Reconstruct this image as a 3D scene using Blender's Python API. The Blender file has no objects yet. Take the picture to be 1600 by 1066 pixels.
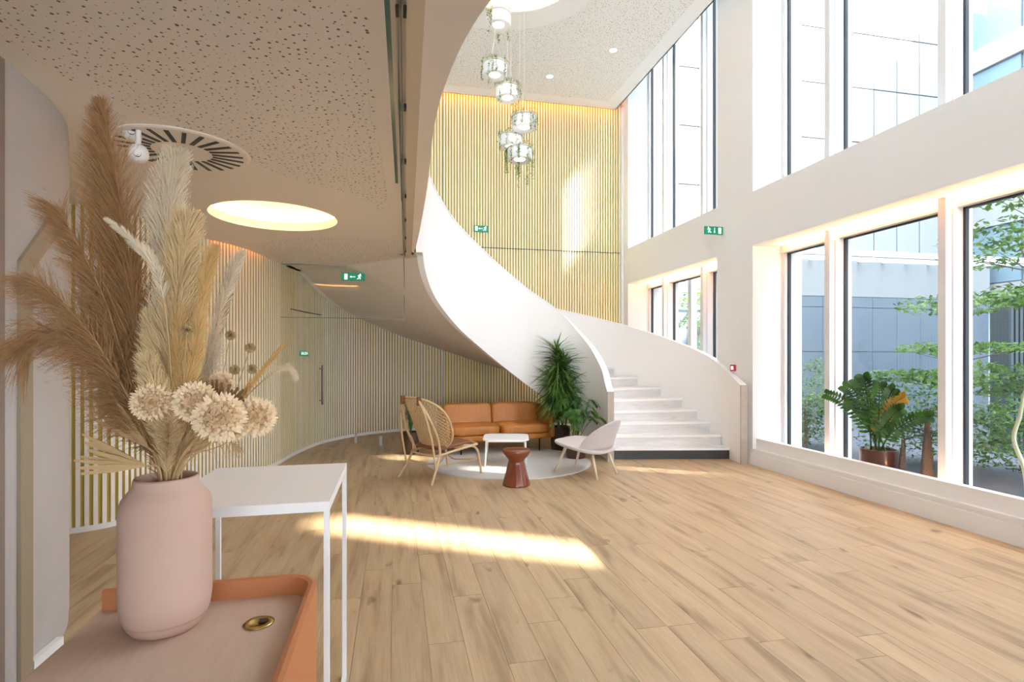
import bpy, bmesh, math, random
from mathutils import Vector, Matrix, noise
random.seed(7)
PI = math.pi
sc = bpy.context.scene
COL = sc.collection
TH = math.radians(12.1)
# ---------------------------------------------------------------- camera, world, sun, exposure
cd = bpy.data.cameras.new('camera'); cam = bpy.data.objects.new('camera', cd); COL.objects.link(cam)
cam.location = (0, 0, 1.45); cam.rotation_euler = (PI/2, 0, -TH)
cd.sensor_width = 36; cd.lens = 850/1600*36; cd.shift_y = 22/1600; cd.clip_end = 200
sc.camera = cam
w = bpy.data.worlds.new('world'); sc.world = w; w.use_nodes = True
bg = w.node_tree.nodes['Background']; bg.inputs[0].default_value = (0.80, 0.905, 1.0, 1); bg.inputs[1].default_value = 2.8
SUN = Vector((-1, .6, -1.12)).normalized()
sd = bpy.data.lights.new('sun', 'SUN'); sd.energy = 12; sd.angle = math.radians(.8); sd.color = (1, .89, .72)
so = bpy.data.objects.new('sun', sd); COL.objects.link(so); so.rotation_euler = SUN.to_track_quat('-Z', 'Y').to_euler(); so.location = (20, -5, 20)
sc.view_settings.view_transform = 'Standard'; sc.view_settings.look = 'None'
sc.view_settings.exposure = 1.98; sc.view_settings.gamma = 1; sc.view_settings.use_curve_mapping = False
sc.cycles.max_bounces = 12; sc.cycles.diffuse_bounces = 8; sc.cycles.glossy_bounces = 4; sc.cycles.transparent_max_bounces = 24
sc.cycles.sample_clamp_indirect = 6
def area(name, loc, sx, sy, direction, power, color=(1, 1, 1)):
    d = bpy.data.lights.new(name, 'AREA'); d.shape = 'RECTANGLE'; d.size = sx; d.size_y = sy; d.energy = power; d.color = color
    o = bpy.data.objects.new(name, d); COL.objects.link(o); o.location = loc
    o.rotation_euler = Vector(direction).to_track_quat('-Z', 'Y').to_euler(); return o

# ---------------------------------------------------------------- materials
def new_mat(name):
    m = bpy.data.materials.new(name); m.use_nodes = True
    return m, m.node_tree.nodes, m.node_tree.links, m.node_tree.nodes['Principled BSDF']
def mat(name, col, rough=.6, metal=0, var=.0, scale=20, bump=0, bscale=60, coat=0, emit=None, estr=0, sheen=0, trans=0, stretch=(1, 1, 1), sub=0):
    m, N, L, b = new_mat(name)
    b.inputs['Base Color'].default_value = (*col, 1); b.inputs['Roughness'].default_value = rough; b.inputs['Metallic'].default_value = metal
    if coat: b.inputs['Coat Weight'].default_value = coat; b.inputs['Coat Roughness'].default_value = .08
    if sheen: b.inputs['Sheen Weight'].default_value = sheen
    if trans: b.inputs['Transmission Weight'].default_value = trans
    if emit: b.inputs['Emission Color'].default_value = (*emit, 1); b.inputs['Emission Strength'].default_value = estr
    tc = N.new('ShaderNodeTexCoord'); mp = N.new('ShaderNodeMapping'); mp.inputs['Scale'].default_value = stretch
    L.new(tc.outputs['Object'], mp.inputs[0])
    if var:
        n = N.new('ShaderNodeTexNoise'); n.inputs['Scale'].default_value = scale; n.inputs['Detail'].default_value = 5
        L.new(mp.outputs[0], n.inputs['Vector'])
        mx = N.new('ShaderNodeMix'); mx.data_type = 'RGBA'
        mx.inputs[6].default_value = (*[c*(1-var) for c in col], 1); mx.inputs[7].default_value = (*[min(1, c*(1+var)) for c in col], 1)
        L.new(n.outputs[0], mx.inputs[0]); L.new(mx.outputs[2], b.inputs['Base Color'])
    if bump:
        n2 = N.new('ShaderNodeTexNoise'); n2.inputs['Scale'].default_value = bscale; n2.inputs['Detail'].default_value = 4
        L.new(mp.outputs[0], n2.inputs['Vector'])
        bp = N.new('ShaderNodeBump'); bp.inputs['Strength'].default_value = bump; bp.inputs['Distance'].default_value = .01
        L.new(n2.outputs[0], bp.inputs['Height']); L.new(bp.outputs[0], b.inputs['Normal'])
    return m
def leaf_mat(name, c1, c2, rough=.45, trl=.3, scale=9):
    m, N, L, b = new_mat(name)
    tc = N.new('ShaderNodeTexCoord'); n = N.new('ShaderNodeTexNoise'); n.inputs['Scale'].default_value = scale
    L.new(tc.outputs['Object'], n.inputs['Vector'])
    r = N.new('ShaderNodeValToRGB'); r.color_ramp.elements[0].position = .35; r.color_ramp.elements[1].position = .65
    r.color_ramp.elements[0].color = (*c1, 1); r.color_ramp.elements[1].color = (*c2, 1); L.new(n.outputs[0], r.inputs[0])
    L.new(r.outputs[0], b.inputs['Base Color']); b.inputs['Roughness'].default_value = rough
    t = N.new('ShaderNodeBsdfTranslucent'); L.new(r.outputs[0], t.inputs[0])
    mx = N.new('ShaderNodeMixShader'); mx.inputs[0].default_value = trl
    L.new(b.outputs[0], mx.inputs[1]); L.new(t.outputs[0], mx.inputs[2]); L.new(mx.outputs[0], N['Material Output'].inputs[0])
    return m
def perforated(name, col, hole):
    m, N, L, b = new_mat(name)
    tc = N.new('ShaderNodeTexCoord'); v = N.new('ShaderNodeTexVoronoi'); v.voronoi_dimensions = '2D'; v.inputs['Scale'].default_value = 29
    L.new(tc.outputs['Object'], v.inputs['Vector'])
    sx = N.new('ShaderNodeSeparateColor'); L.new(v.outputs['Color'], sx.inputs[0])
    p = N.new('ShaderNodeMath'); p.operation = 'POWER'; p.inputs[1].default_value = 1.25; L.new(sx.outputs[0], p.inputs[0])
    a = N.new('ShaderNodeMath'); a.operation = 'MULTIPLY_ADD'; a.inputs[1].default_value = .17; a.inputs[2].default_value = .035; L.new(p.outputs[0], a.inputs[0])
    lt = N.new('ShaderNodeMath'); lt.operation = 'LESS_THAN'; L.new(v.outputs['Distance'], lt.inputs[0]); L.new(a.outputs[0], lt.inputs[1])
    mx = N.new('ShaderNodeMix'); mx.data_type = 'RGBA'; mx.inputs[6].default_value = (*col, 1); mx.inputs[7].default_value = (*hole, 1)
    L.new(lt.outputs[0], mx.inputs[0]); L.new(mx.outputs[2], b.inputs['Base Color']); b.inputs['Roughness'].default_value = .9
    return m
def glass_mat(name, tint=(.96, .98, .98), rough=0.0, ior=1.45):
    m, N, L, b = new_mat(name); N.remove(b)
    t = N.new('ShaderNodeBsdfTransparent'); t.inputs[0].default_value = (*tint, 1)
    g = N.new('ShaderNodeBsdfGlossy'); g.inputs['Roughness'].default_value = rough
    f = N.new('ShaderNodeFresnel'); f.inputs[0].default_value = ior
    ge = N.new('ShaderNodeNewGeometry'); inv = N.new('ShaderNodeMath'); inv.operation = 'SUBTRACT'; inv.inputs[0].default_value = 1; L.new(ge.outputs['Backfacing'], inv.inputs[1])
    ml = N.new('ShaderNodeMath'); ml.operation = 'MULTIPLY'; L.new(f.outputs[0], ml.inputs[0]); L.new(inv.outputs[0], ml.inputs[1])   # the pane reflects once, at its front face
    mx = N.new('ShaderNodeMixShader'); L.new(ml.outputs[0], mx.inputs[0]); L.new(t.outputs[0], mx.inputs[1]); L.new(g.outputs[0], mx.inputs[2])
    L.new(mx.outputs[0], N['Material Output'].inputs[0]); return m
def wood_floor(name):
    m, N, L, b = new_mat(name)
    tc = N.new('ShaderNodeTexCoord'); oi = N.new('ShaderNodeObjectInfo')
    add = N.new('ShaderNodeVectorMath'); add.operation = 'ADD'
    rr = N.new('ShaderNodeCombineXYZ'); mu = N.new('ShaderNodeMath'); mu.operation = 'MULTIPLY'; mu.inputs[1].default_value = 57.3
    L.new(oi.outputs['Random'], mu.inputs[0]); L.new(mu.outputs[0], rr.inputs[2]); L.new(mu.outputs[0], rr.inputs[1])
    L.new(tc.outputs['Object'], add.inputs[0]); L.new(rr.outputs[0], add.inputs[1])
    def nz(sc_, scale, det=4, dist=0, rough=.5):
        mp = N.new('ShaderNodeMapping'); mp.inputs['Scale'].default_value = sc_; L.new(add.outputs[0], mp.inputs[0])
        n = N.new('ShaderNodeTexNoise'); n.inputs['Scale'].default_value = scale; n.inputs['Detail'].default_value = det
        n.inputs['Distortion'].default_value = dist; n.inputs['Roughness'].default_value = rough; L.new(mp.outputs[0], n.inputs['Vector']); return n
    n1 = nz((1, .10, 1), 11, 4, .5); n2 = nz((1, .03, 1), 130, 3, .3); n3 = nz((1, .45, 1), 7, 2, .2)
    r = N.new('ShaderNodeValToRGB'); e = r.color_ramp.elements
    e[0].position = .3; e[0].color = (.33, .225, .13, 1); e[1].position = .64; e[1].color = (.52, .385, .235, 1)
    el = e.new(.46); el.color = (.465, .335, .20, 1)
    L.new(n1.outputs[0], r.inputs[0])
    r2 = N.new('ShaderNodeValToRGB'); r2.color_ramp.elements[0].position = .35; r2.color_ramp.elements[1].position = .6
    r2.color_ramp.elements[0].color = (.92, .915, .91, 1); r2.color_ramp.elements[1].color = (1.03, 1.03, 1.03, 1); L.new(n2.outputs[0], r2.inputs[0])
    m1 = N.new('ShaderNodeMix'); m1.data_type = 'RGBA'; m1.blend_type = 'MULTIPLY'; m1.inputs[0].default_value = 1
    L.new(r.outputs[0], m1.inputs[6]); L.new(r2.outputs[0], m1.inputs[7])
    # knots
    r3 = N.new('ShaderNodeValToRGB'); r3.color_ramp.elements[0].position = .22; r3.color_ramp.elements[1].position = .32
    r3.color_ramp.elements[0].color = (.42, .36, .3, 1); r3.color_ramp.elements[1].color = (1, 1, 1, 1); L.new(n3.outputs[0], r3.inputs[0])
    m2 = N.new('ShaderNodeMix'); m2.data_type = 'RGBA'; m2.blend_type = 'MULTIPLY'; m2.inputs[0].default_value = 1
    L.new(m1.outputs[2], m2.inputs[6]); L.new(r3.outputs[0], m2.inputs[7])
    hv = N.new('ShaderNodeHueSaturation'); mr = N.new('ShaderNodeMapRange'); mr.inputs[3].default_value = .93; mr.inputs[4].default_value = 1.06
    L.new(oi.outputs['Random'], mr.inputs[0]); L.new(mr.outputs[0], hv.inputs['Value']); L.new(m2.outputs[2], hv.inputs['Color'])
    L.new(hv.outputs[0], b.inputs['Base Color']); b.inputs['Roughness'].default_value = .42; b.inputs['Specular IOR Level'].default_value = .35
    bp = N.new('ShaderNodeBump'); bp.inputs['Strength'].default_value = .12; bp.inputs['Distance'].default_value = .004
    L.new(n2.outputs[0], bp.inputs['Height']); L.new(bp.outputs[0], b.inputs['Normal'])
    return m
def marble(name):
    m, N, L, b = new_mat(name)
    tc = N.new('ShaderNodeTexCoord'); mp = N.new('ShaderNodeMapping'); mp.inputs['Scale'].default_value = (1.2, 1.2, 9); L.new(tc.outputs['Object'], mp.inputs[0])
    n = N.new('ShaderNodeTexNoise'); n.inputs['Scale'].default_value = 3; n.inputs['Detail'].default_value = 6; n.inputs['Distortion'].default_value = .8
    L.new(mp.outputs[0], n.inputs['Vector'])
    r = N.new('ShaderNodeValToRGB'); e = r.color_ramp.elements
    e[0].position = .3; e[0].color = (.60, .59, .585, 1); e[1].position = .65; e[1].color = (.72, .715, .71, 1)
    L.new(n.outputs[0], r.inputs[0]); L.new(r.outputs[0], b.inputs['Base Color']); b.inputs['Roughness'].default_value = .35; return m
def leather(name, c1, c2):
    m, N, L, b = new_mat(name)
    tc = N.new('ShaderNodeTexCoord'); n = N.new('ShaderNodeTexNoise'); n.inputs['Scale'].default_value = 3; n.inputs['Detail'].default_value = 3
    L.new(tc.outputs['Object'], n.inputs['Vector'])
    mx = N.new('ShaderNodeMix'); mx.data_type = 'RGBA'; mx.inputs[6].default_value = (*c1, 1); mx.inputs[7].default_value = (*c2, 1)
    L.new(n.outputs[0], mx.inputs[0]); L.new(mx.outputs[2], b.inputs['Base Color']); b.inputs['Roughness'].default_value = .36
    mp = N.new('ShaderNodeMapping'); mp.inputs['Scale'].default_value = (3.2, 1.5, .7); L.new(tc.outputs['Object'], mp.inputs[0])
    n2 = N.new('ShaderNodeTexNoise'); n2.inputs['Scale'].default_value = 8; n2.inputs['Detail'].default_value = 3; n2.inputs['Distortion'].default_value = 1.2; L.new(mp.outputs[0], n2.inputs['Vector'])
    bp = N.new('ShaderNodeBump'); bp.inputs['Strength'].default_value = .5; bp.inputs['Distance'].default_value = .02
    L.new(n2.outputs[0], bp.inputs['Height']); L.new(bp.outputs[0], b.inputs['Normal']); return m
M = {}
M['plaster'] = mat('plaster', (.83, .83, .83), .85, var=.01, scale=3)
M['stairwhite'] = mat('stair_plaster', (.88, .87, .86), .8, var=.01, scale=3)
M['soffit'] = mat('soffit_plaster', (.80, .74, .67), .9)
M['perf'] = perforated('perforated_board', (.79, .73, .66), (.20, .15, .11))
M['perf_up'] = perforated('perforated_ceiling', (.84, .83, .81), (.14, .13, .11))
M['slat_w'] = mat('slat_face', (.86, .835, .77), .6)
M['slat_y'] = mat('slat_face_cream', (.88, .82, .60), .6)
M['slat_g'] = mat('slat_side', (.68, .56, .22), .55)
M['gold'] = mat('gold_backing', (.62, .48, .10), .6)
M['floor'] = wood_floor('oak_planks')
M['marble'] = marble('pale_marble'); M['tread'] = mat('pale_tread', (.86, .86, .85), .35, var=.03, scale=5)
M['black_stone'] = mat('black_stone', (.035, .037, .04), .35, var=.3, scale=90)
M['cap_stone'] = mat('beige_stone', (.43, .37, .31), .55, var=.15, scale=12)
M['white_metal'] = mat('white_metal', (.86, .86, .86), .4)
M['frame'] = mat('window_frame_white', (.74, .74, .745), .45)
M['gasket'] = mat('dark_gasket', (.02, .025, .03), .5)
M['glass'] = glass_mat('window_glass')
M['glass_in'] = glass_mat('partition_glass', (.98, .992, .985), 0, 1.5)
M['glass_edge'] = mat('glass_edge', (.03, .14, .13), .15)
M['leather'] = leather('cognac_leather', (.42, .145, .026), (.60, .235, .05))
M['leather_dk'] = mat('brown_leather', (.22, .075, .03), .45, var=.2, scale=8)
M['rattan'] = mat('rattan', (.60, .42, .235), .5, var=.15, scale=30)
M['cane'] = mat('cane', (.62, .45, .24), .55, var=.15, scale=60)
M['dark_metal'] = mat('black_metal', (.02, .02, .02), .4, .5)
M['fabric'] = mat('pale_rose_fabric', (.57, .52, .50), .95, var=.06, scale=200, bump=.2, bscale=400, sheen=.3)
M['ash'] = mat('ash_wood', (.74, .62, .44), .5, var=.1, scale=14, stretch=(6, 6, 1))
M['ceramic_red'] = mat('glazed_terracotta', (.21, .045, .018), .14, var=.35, scale=5, coat=.6)
M['pot_dark'] = mat('dark_brown_pot', (.055, .03, .022), .5, var=.15, scale=14)
M['pot_brown'] = mat('brown_glazed_pot', (.075, .025, .018), .3, coat=.3)
M['soil'] = mat('soil', (.03, .02, .015), .95, bump=.6, bscale=60)
M['leafdk'] = leaf_mat('dracaena_leaf', (.03, .085, .015), (.17, .32, .06), .35, .25, 6)
M['leafpalm'] = leaf_mat('palm_leaf', (.035, .12, .025), (.14, .34, .07), .45, .3, 12)
M['leafzz'] = leaf_mat('glossy_leaf', (.015, .06, .01), (.06, .17, .02), .22, .2, 8)
M['leafyellow'] = leaf_mat('yellowing_leaf', (.35, .20, .02), (.65, .35, .03), .35, .3, 10)
M['leafout'] = leaf_mat('garden_leaf', (.035, .085, .03), (.22, .36, .08), .6, .4, 2)
M['leafvine'] = leaf_mat('trailing_leaf', (.10, .17, .05), (.42, .46, .10), .6, .4, 14)
M['bark'] = mat('bark', (.17, .12, .08), .9, var=.3, scale=30, bump=.5, bscale=60)
M['rug'] = mat('rug_pile', (.60, .575, .55), 1, var=.15, scale=160, bump=.6, bscale=350)
M['vase'] = mat('blush_vase', (.55, .37, .295), .85, var=.02, scale=10, bump=.06, bscale=500)
M['orange'] = mat('orange_lacquer', (.50, .185, .07), .5)
M['table_wood'] = mat('table_wood', (.60, .44, .34), .5, var=.12, scale=9, stretch=(7, .8, 1))
M['brass'] = mat('brass', (.55, .40, .16), .3, 1)
M['wood_strip'] = mat('beige_timber', (.34, .275, .19), .6)
M['green_sign'] = mat('sign_green', (.0, .17, .085), .4, emit=(0, .25, .12), estr=.15)
M['sign_white'] = mat('sign_white', (.85, .9, .87), .4, emit=(.9, 1, .95), estr=.4)
M['red'] = mat('alarm_red', (.55, .03, .04), .4)
M['lamp_white'] = mat('lamp_white', (.86, .86, .86), .5)
M['lamp_glow'] = mat('lamp_diffuser', (.9, .9, .9), .5, emit=(1, .95, .88), estr=3)
M['led'] = mat('led_strip', (1, .6, .3), .5, emit=(1, .34, .10), estr=6)
M['led_warm'] = mat('led_warm', (1, .8, .5), .5, emit=(1, .66, .30), estr=2.3)
M['pampas_br'] = mat('brown_pampas', (.42, .22, .085), .9, var=.5, scale=45, sheen=.2)
M['pampas_cr'] = mat('cream_pampas', (.80, .60, .34), .95, var=.3, scale=22)
M['pampas_wh'] = mat('pale_pampas', (.82, .69, .51), .95, var=.25, scale=22)
M['pampas_yl'] = mat('golden_grass', (.76, .52, .22), .95, var=.18, scale=16)
M['straw'] = mat('dried_stem', (.58, .39, .19), .8, var=.15, scale=20)
M['dried_dk'] = mat('dried_brown', (.27, .155, .07), .85, var=.45, scale=30)
M['petal'] = mat('strawflower_petal', (.92, .66, .43), .85, var=.25, scale=30)
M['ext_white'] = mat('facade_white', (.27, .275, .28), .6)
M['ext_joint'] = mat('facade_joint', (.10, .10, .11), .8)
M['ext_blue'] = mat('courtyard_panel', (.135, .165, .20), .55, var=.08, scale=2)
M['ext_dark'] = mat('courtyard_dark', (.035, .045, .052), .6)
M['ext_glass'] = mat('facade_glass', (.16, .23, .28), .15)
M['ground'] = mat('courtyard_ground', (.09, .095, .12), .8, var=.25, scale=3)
M['cone'] = mat('driftwood_cone', (.12, .09, .07), .9, var=.4, scale=60, bump=.8, bscale=90)
M['cactus'] = mat('pale_stem', (.50, .55, .38), .6, var=.15, scale=8)
M['steel'] = mat('steel', (.35, .34, .33), .35, .8)

# ---------------------------------------------------------------- builder
class MB:
    def __init__(s): s.v = []; s.f = []; s.mi = []; s.cur = 0
    def add(s, vs, fs):
        o = len(s.v); s.v += [tuple(p) for p in vs]; s.f += [tuple(i+o for i in f) for f in fs]; s.mi += [s.cur]*len(fs); return s
    def box(s, c, size, rz=0):
        x, y, z = [q/2 for q in size]; ca, sa = math.cos(rz), math.sin(rz)
        vs = []
        for k in (-1, 1):
            for (i, j) in ((-1, -1), (1, -1), (1, 1), (-1, 1)):
                px, py = i*x, j*y
                vs.append((c[0]+px*ca-py*sa, c[1]+px*sa+py*ca, c[2]+k*z))
        return s.add(vs, [(3, 2, 1, 0), (4, 5, 6, 7), (0, 1, 5, 4), (1, 2, 6, 5), (2, 3, 7, 6), (3, 0, 4, 7)])
    def bb(s, x0, x1, y0, y1, z0, z1): return s.box(((x0+x1)/2, (y0+y1)/2, (z0+z1)/2), (x1-x0, y1-y0, z1-z0))
    def tube(s, pts, r, n=8, cap=True, r2=None):
        pts = [Vector(p) for p in pts]; m = len(pts)
        rs = r if isinstance(r, (list, tuple)) else [r+( (r2-r)*i/(m-1) if r2 is not None else 0) for i in range(m)]
        ref = None; vs = []
        for i, p in enumerate(pts):
            t = (pts[min(i+1, m-1)]-pts[max(i-1, 0)]).normalized()
            if ref is None:
                ref = Vector((0, 0, 1)) if abs(t.z) < .9 else Vector((1, 0, 0))
            a = (ref - t*ref.dot(t)).normalized(); b = t.cross(a); ref = a
            for k in range(n):
                an = 2*PI*k/n; vs.append(p + a*math.cos(an)*rs[i] + b*math.sin(an)*rs[i])
        fs = [(i*n+k, i*n+(k+1) % n, (i+1)*n+(k+1) % n, (i+1)*n+k) for i in range(m-1) for k in range(n)]
        if cap: fs += [tuple(range(n-1, -1, -1)), tuple((m-1)*n+k for k in range(n))]
        return s.add(vs, fs)
    def lathe(s, prof, c=(0, 0, 0), n=32, cap=False):
        vs = [(c[0]+r*math.cos(2*PI*k/n), c[1]+r*math.sin(2*PI*k/n), c[2]+z) for r, z in prof for k in range(n)]
        fs = [(i*n+k, i*n+(k+1) % n, (i+1)*n+(k+1) % n, (i+1)*n+k) for i in range(len(prof)-1) for k in range(n)]
        if cap: fs += [tuple(range(n-1, -1, -1)), tuple((len(prof)-1)*n+k for k in range(n))]
        return s.add(vs, fs)
    def prism(s, poly, z0, z1):
        n = len(poly); vs = [(x, y, z0) for x, y in poly]+[(x, y, z1) for x, y in poly]
        return s.add(vs, [tuple(range(n-1, -1, -1)), tuple(range(n, 2*n))]+[(i, (i+1) % n, n+(i+1) % n, n+i) for i in range(n)])
    def grid(s, P, closed=False):
        a, b = len(P), len(P[0]); vs = [p for r in P for p in r]; fs = []
        for i in range(a-1):
            for j in range(b if closed else b-1): fs.append((i*b+j, i*b+(j+1) % b, (i+1)*b+(j+1) % b, (i+1)*b+j))
        return s.add(vs, fs)
    def ribbon(s, pts, w, nrm=None):
        pts = [Vector(p) for p in pts]; m = len(pts); vs = []
        t0 = (pts[-1]-pts[0]).normalized()
        if nrm is None:
            nrm = Vector((random.gauss(0, 1), random.gauss(0, 1), random.gauss(0, 1)))
        side = t0.cross(Vector(nrm))
        if side.length < 1e-5: side = t0.orthogonal()
        side.normalize()
        for i, p in enumerate(pts):
            ww = w[i] if isinstance(w, (list, tuple)) else w*(1-i/(m-1)*.9)
            vs += [p-side*ww, p+side*ww]
        return s.add(vs, [(2*i, 2*i+1, 2*i+3, 2*i+2) for i in range(m-1)])
    def build(s, name, mats, parent=None, smooth=False, loc=None, rz=0, recalc=True, bevel=0, **props):
        me = bpy.data.meshes.new(name); me.from_pydata(s.v, [], s.f)
        mats = mats if isinstance(mats, (list, tuple)) else [mats]
        for m in mats: me.materials.append(m)
        if len(mats) > 1: me.polygons.foreach_set('material_index', s.mi)
        if recalc and len(s.f) < 60000:
            bm = bmesh.new(); bm.from_mesh(me); bmesh.ops.recalc_face_normals(bm, faces=bm.faces); bm.to_mesh(me); bm.free()
        if smooth: me.polygons.foreach_set('use_smooth', [True]*len(me.polygons))
        me.update()
        o = bpy.data.objects.new(name, me); COL.objects.link(o)
        if parent: o.parent = parent
        if loc: o.location = loc
        o.rotation_euler.z = rz
        if bevel:
            bv = o.modifiers.new('b', 'BEVEL'); bv.width = bevel; bv.segments = 3; bv.limit_method = 'ANGLE'; bv.angle_limit = .6
        for k, val in props.items(): o[k] = val
        return o
def autosm(o, ang=40):
    o.data.set_sharp_from_angle(angle=math.radians(ang)) if hasattr(o.data, 'set_sharp_from_angle') else None
def thing(name, label, cat, loc=(0, 0, 0), rz=0, group=None):
    o = bpy.data.objects.new(name, None); COL.objects.link(o); o.location = loc; o.rotation_euler.z = rz
    o['label'] = label; o['category'] = cat; o.empty_display_size = .1
    if group: o['group'] = group
    return o
def tag(o, label, cat, group=None):
    o['label'] = label; o['category'] = cat
    if group: o['group'] = group
    return o
def copy_of(o, parent=None, loc=None, rz=None):
    c = o.copy(); COL.objects.link(c); c.parent = parent
    if loc is not None: c.location = loc
    if rz is not None: c.rotation_euler.z = rz
    for ch in o.children: copy_of(ch, c)
    return c
def cr(P, n=8):
    P = [Vector(p) for p in P]; out = []
    for i in range(len(P)-1):
        a, b, c, d = P[max(i-1, 0)], P[i], P[i+1], P[min(i+2, len(P)-1)]
        for k in range(n):
            t = k/n; out.append(.5*((2*b)+(c-a)*t+(2*a-5*b+4*c-d)*t*t+(3*b-a-3*c+d)*t**3))
    out.append(P[-1]); return out
def resample(P, step):
    out = [P[0].copy()]; acc = 0
    for i in range(len(P)-1):
        a, b = P[i], P[i+1]; L = (b-a).length; t = step-acc
        while t <= L: out.append(a+(b-a)*(t/L)); t += step
        acc = (acc+L) % step if L else acc
    return out
def superbox(w_, d_, h_, e=5, n=10, c=(0, 0, 0), fn=None):
    """puffy box as vertices, faces"""
    bm = bmesh.new(); bmesh.ops.create_cube(bm, size=2)
    bmesh.ops.subdivide_edges(bm, edges=bm.edges[:], cuts=n-1, use_grid_fill=True)
    bm.verts.ensure_lookup_table(); vs = []
    for v in bm.verts:
        p = v.co; q = p/((abs(p.x)**e+abs(p.y)**e+abs(p.z)**e)**(1/e))
        x, y, z = q.x*w_/2, q.y*d_/2, q.z*h_/2
        if fn: x, y, z = fn(x, y, z)
        vs.append((c[0]+x, c[1]+y, c[2]+z))
    fs = [tuple(v.index for v in f.verts) for f in bm.faces]; bm.free(); return vs, fs
def fill_poly(name, outer, holes, z, m, parent=None, flip=False, **props):
    bm = bmesh.new(); edges = []
    for loop in [outer]+holes:
        vs = [bm.verts.new((x, y, z)) for x, y in loop]
        edges += [bm.edges.new((vs[i], vs[(i+1) % len(vs)])) for i in range(len(vs))]
    bmesh.ops.triangle_fill(bm, use_beauty=True, use_dissolve=False, edges=edges)
    for f in bm.faces:
        if (f.normal.z > 0) != flip: f.normal_flip()
    me = bpy.data.meshes.new(name); bm.to_mesh(me); bm.free(); me.materials.append(m)
    o = bpy.data.objects.new(name, me); COL.objects.link(o); o.parent = parent
    for k, v in props.items(): o[k] = v
    return o
def circle(cx, cy, r, n=48): return [(cx+r*math.cos(2*PI*k/n), cy+r*math.sin(2*PI*k/n)) for k in range(n)]
def px(u, v, d):   # a point seen at (u,v) in the survey photograph at distance d ahead
    xc = (u-800)/850*d
    return Vector((d*math.sin(TH)+xc*math.cos(TH), d*math.cos(TH)-xc*math.sin(TH), 1.45-(v-555)/850*d))

S = dict(kind='structure')
WX = 4.63; GX = 5.13; YB = 10.63; ZC = 6.49; ZS = 2.68; ZT = 8.2
# ---------------------------------------------------------------- floor with planks
fl = MB().bb(-5, WX+.05, -7, 11, -.2, -.006).build('floor', mat('floor_joint', (.40, .29, .18), .8), **S)
PW, LEN = .18, (1.25, 1.45, 1.65)
bases = []
for L_ in LEN:
    bases.append(MB().add([(-PW/2+.0004, 0, -.016), (PW/2-.0004, 0, -.016), (PW/2-.0004, L_-.0016, -.016), (-PW/2+.0004, L_-.0016, -.016),
                  (-PW/2+.0009, .0004, 0), (PW/2-.0009, .0004, 0), (PW/2-.0009, L_-.002, 0), (-PW/2+.0009, L_-.002, 0)],
                 [(3, 2, 1, 0), (4, 5, 6, 7), (0, 1, 5, 4), (1, 2, 6, 5), (2, 3, 7, 6), (3, 0, 4, 7)]))
meshes = []
rest = MB(); first = True
ncol = 41
for i in range(ncol):
    x = -2.72+PW*(i+.5); y = 1.15 - random.random()*1.2
    while y < 10.75:
        k = random.randrange(3)
        if not (i*0 + 0) and len(meshes) < 3 and k not in [m[0] for m in meshes]:
            o = bases[k].build('plank', M['floor'], fl); meshes.append((k, o.data)); o.location = (x, y, 0)
        else:
            me = dict(meshes).get(k)
            o = bpy.data.objects.new('plank', me); COL.objects.link(o); o.parent = fl; o.location = (x, y, 0)
        y += LEN[k]
for i in range(-14, ncol):
    x = -2.72+PW*(i+.5); y = -7+random.random()
    ytop = 0.0 if i >= 0 else 6.2
    while y < ytop:
        rest.box((x, y+.7, -.014), (PW-.002, 1.398, .016)); y += 1.4
rest.build('planks_behind', M['floor'], fl, kind='stuff')

# ---------------------------------------------------------------- window wall
BAYS = [(7.2, 10.33, [8.056, 9.38]), (-.1, 6.38, [.9, 2.45, 4.03, 5.395]), (-6.6, -1.0, [-2.36, -3.73, -5.1])]
wr = MB()
for (a, b) in ((10.33, 11.0), (6.38, 7.2), (-1.0, -.1), (-7, -6.6)): wr.bb(WX, GX+.25, a, b, -.2, ZT)
for (a, b, _) in BAYS:
    wr.bb(4.68, 4.76, a, b, -.2, .345)                 # low parapet
    wr.bb(4.76, GX+.25, a, b, -.2, .1)                 # trough behind it
    wr.bb(WX, GX+.25, a, b, 2.9, 3.62)                 # spandrel
wr.bb(WX, GX+.25, -7, 11, ZT, ZT+.3)
wall_right = wr.build('wall_right', M['plaster'], **S)
bs = MB()
for (a, b) in ((-7, 6.38), (6.38, 11)):
    bs.bb(4.61, 4.68, a, b, 0, .155); bs.bb(4.64, 4.68, a, b, .155, .185); bs.bb(4.625, 4.68, a, b, .185, .21)
bs.build('baseboard_right', M['plaster'], **S)
wn = 0
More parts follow.
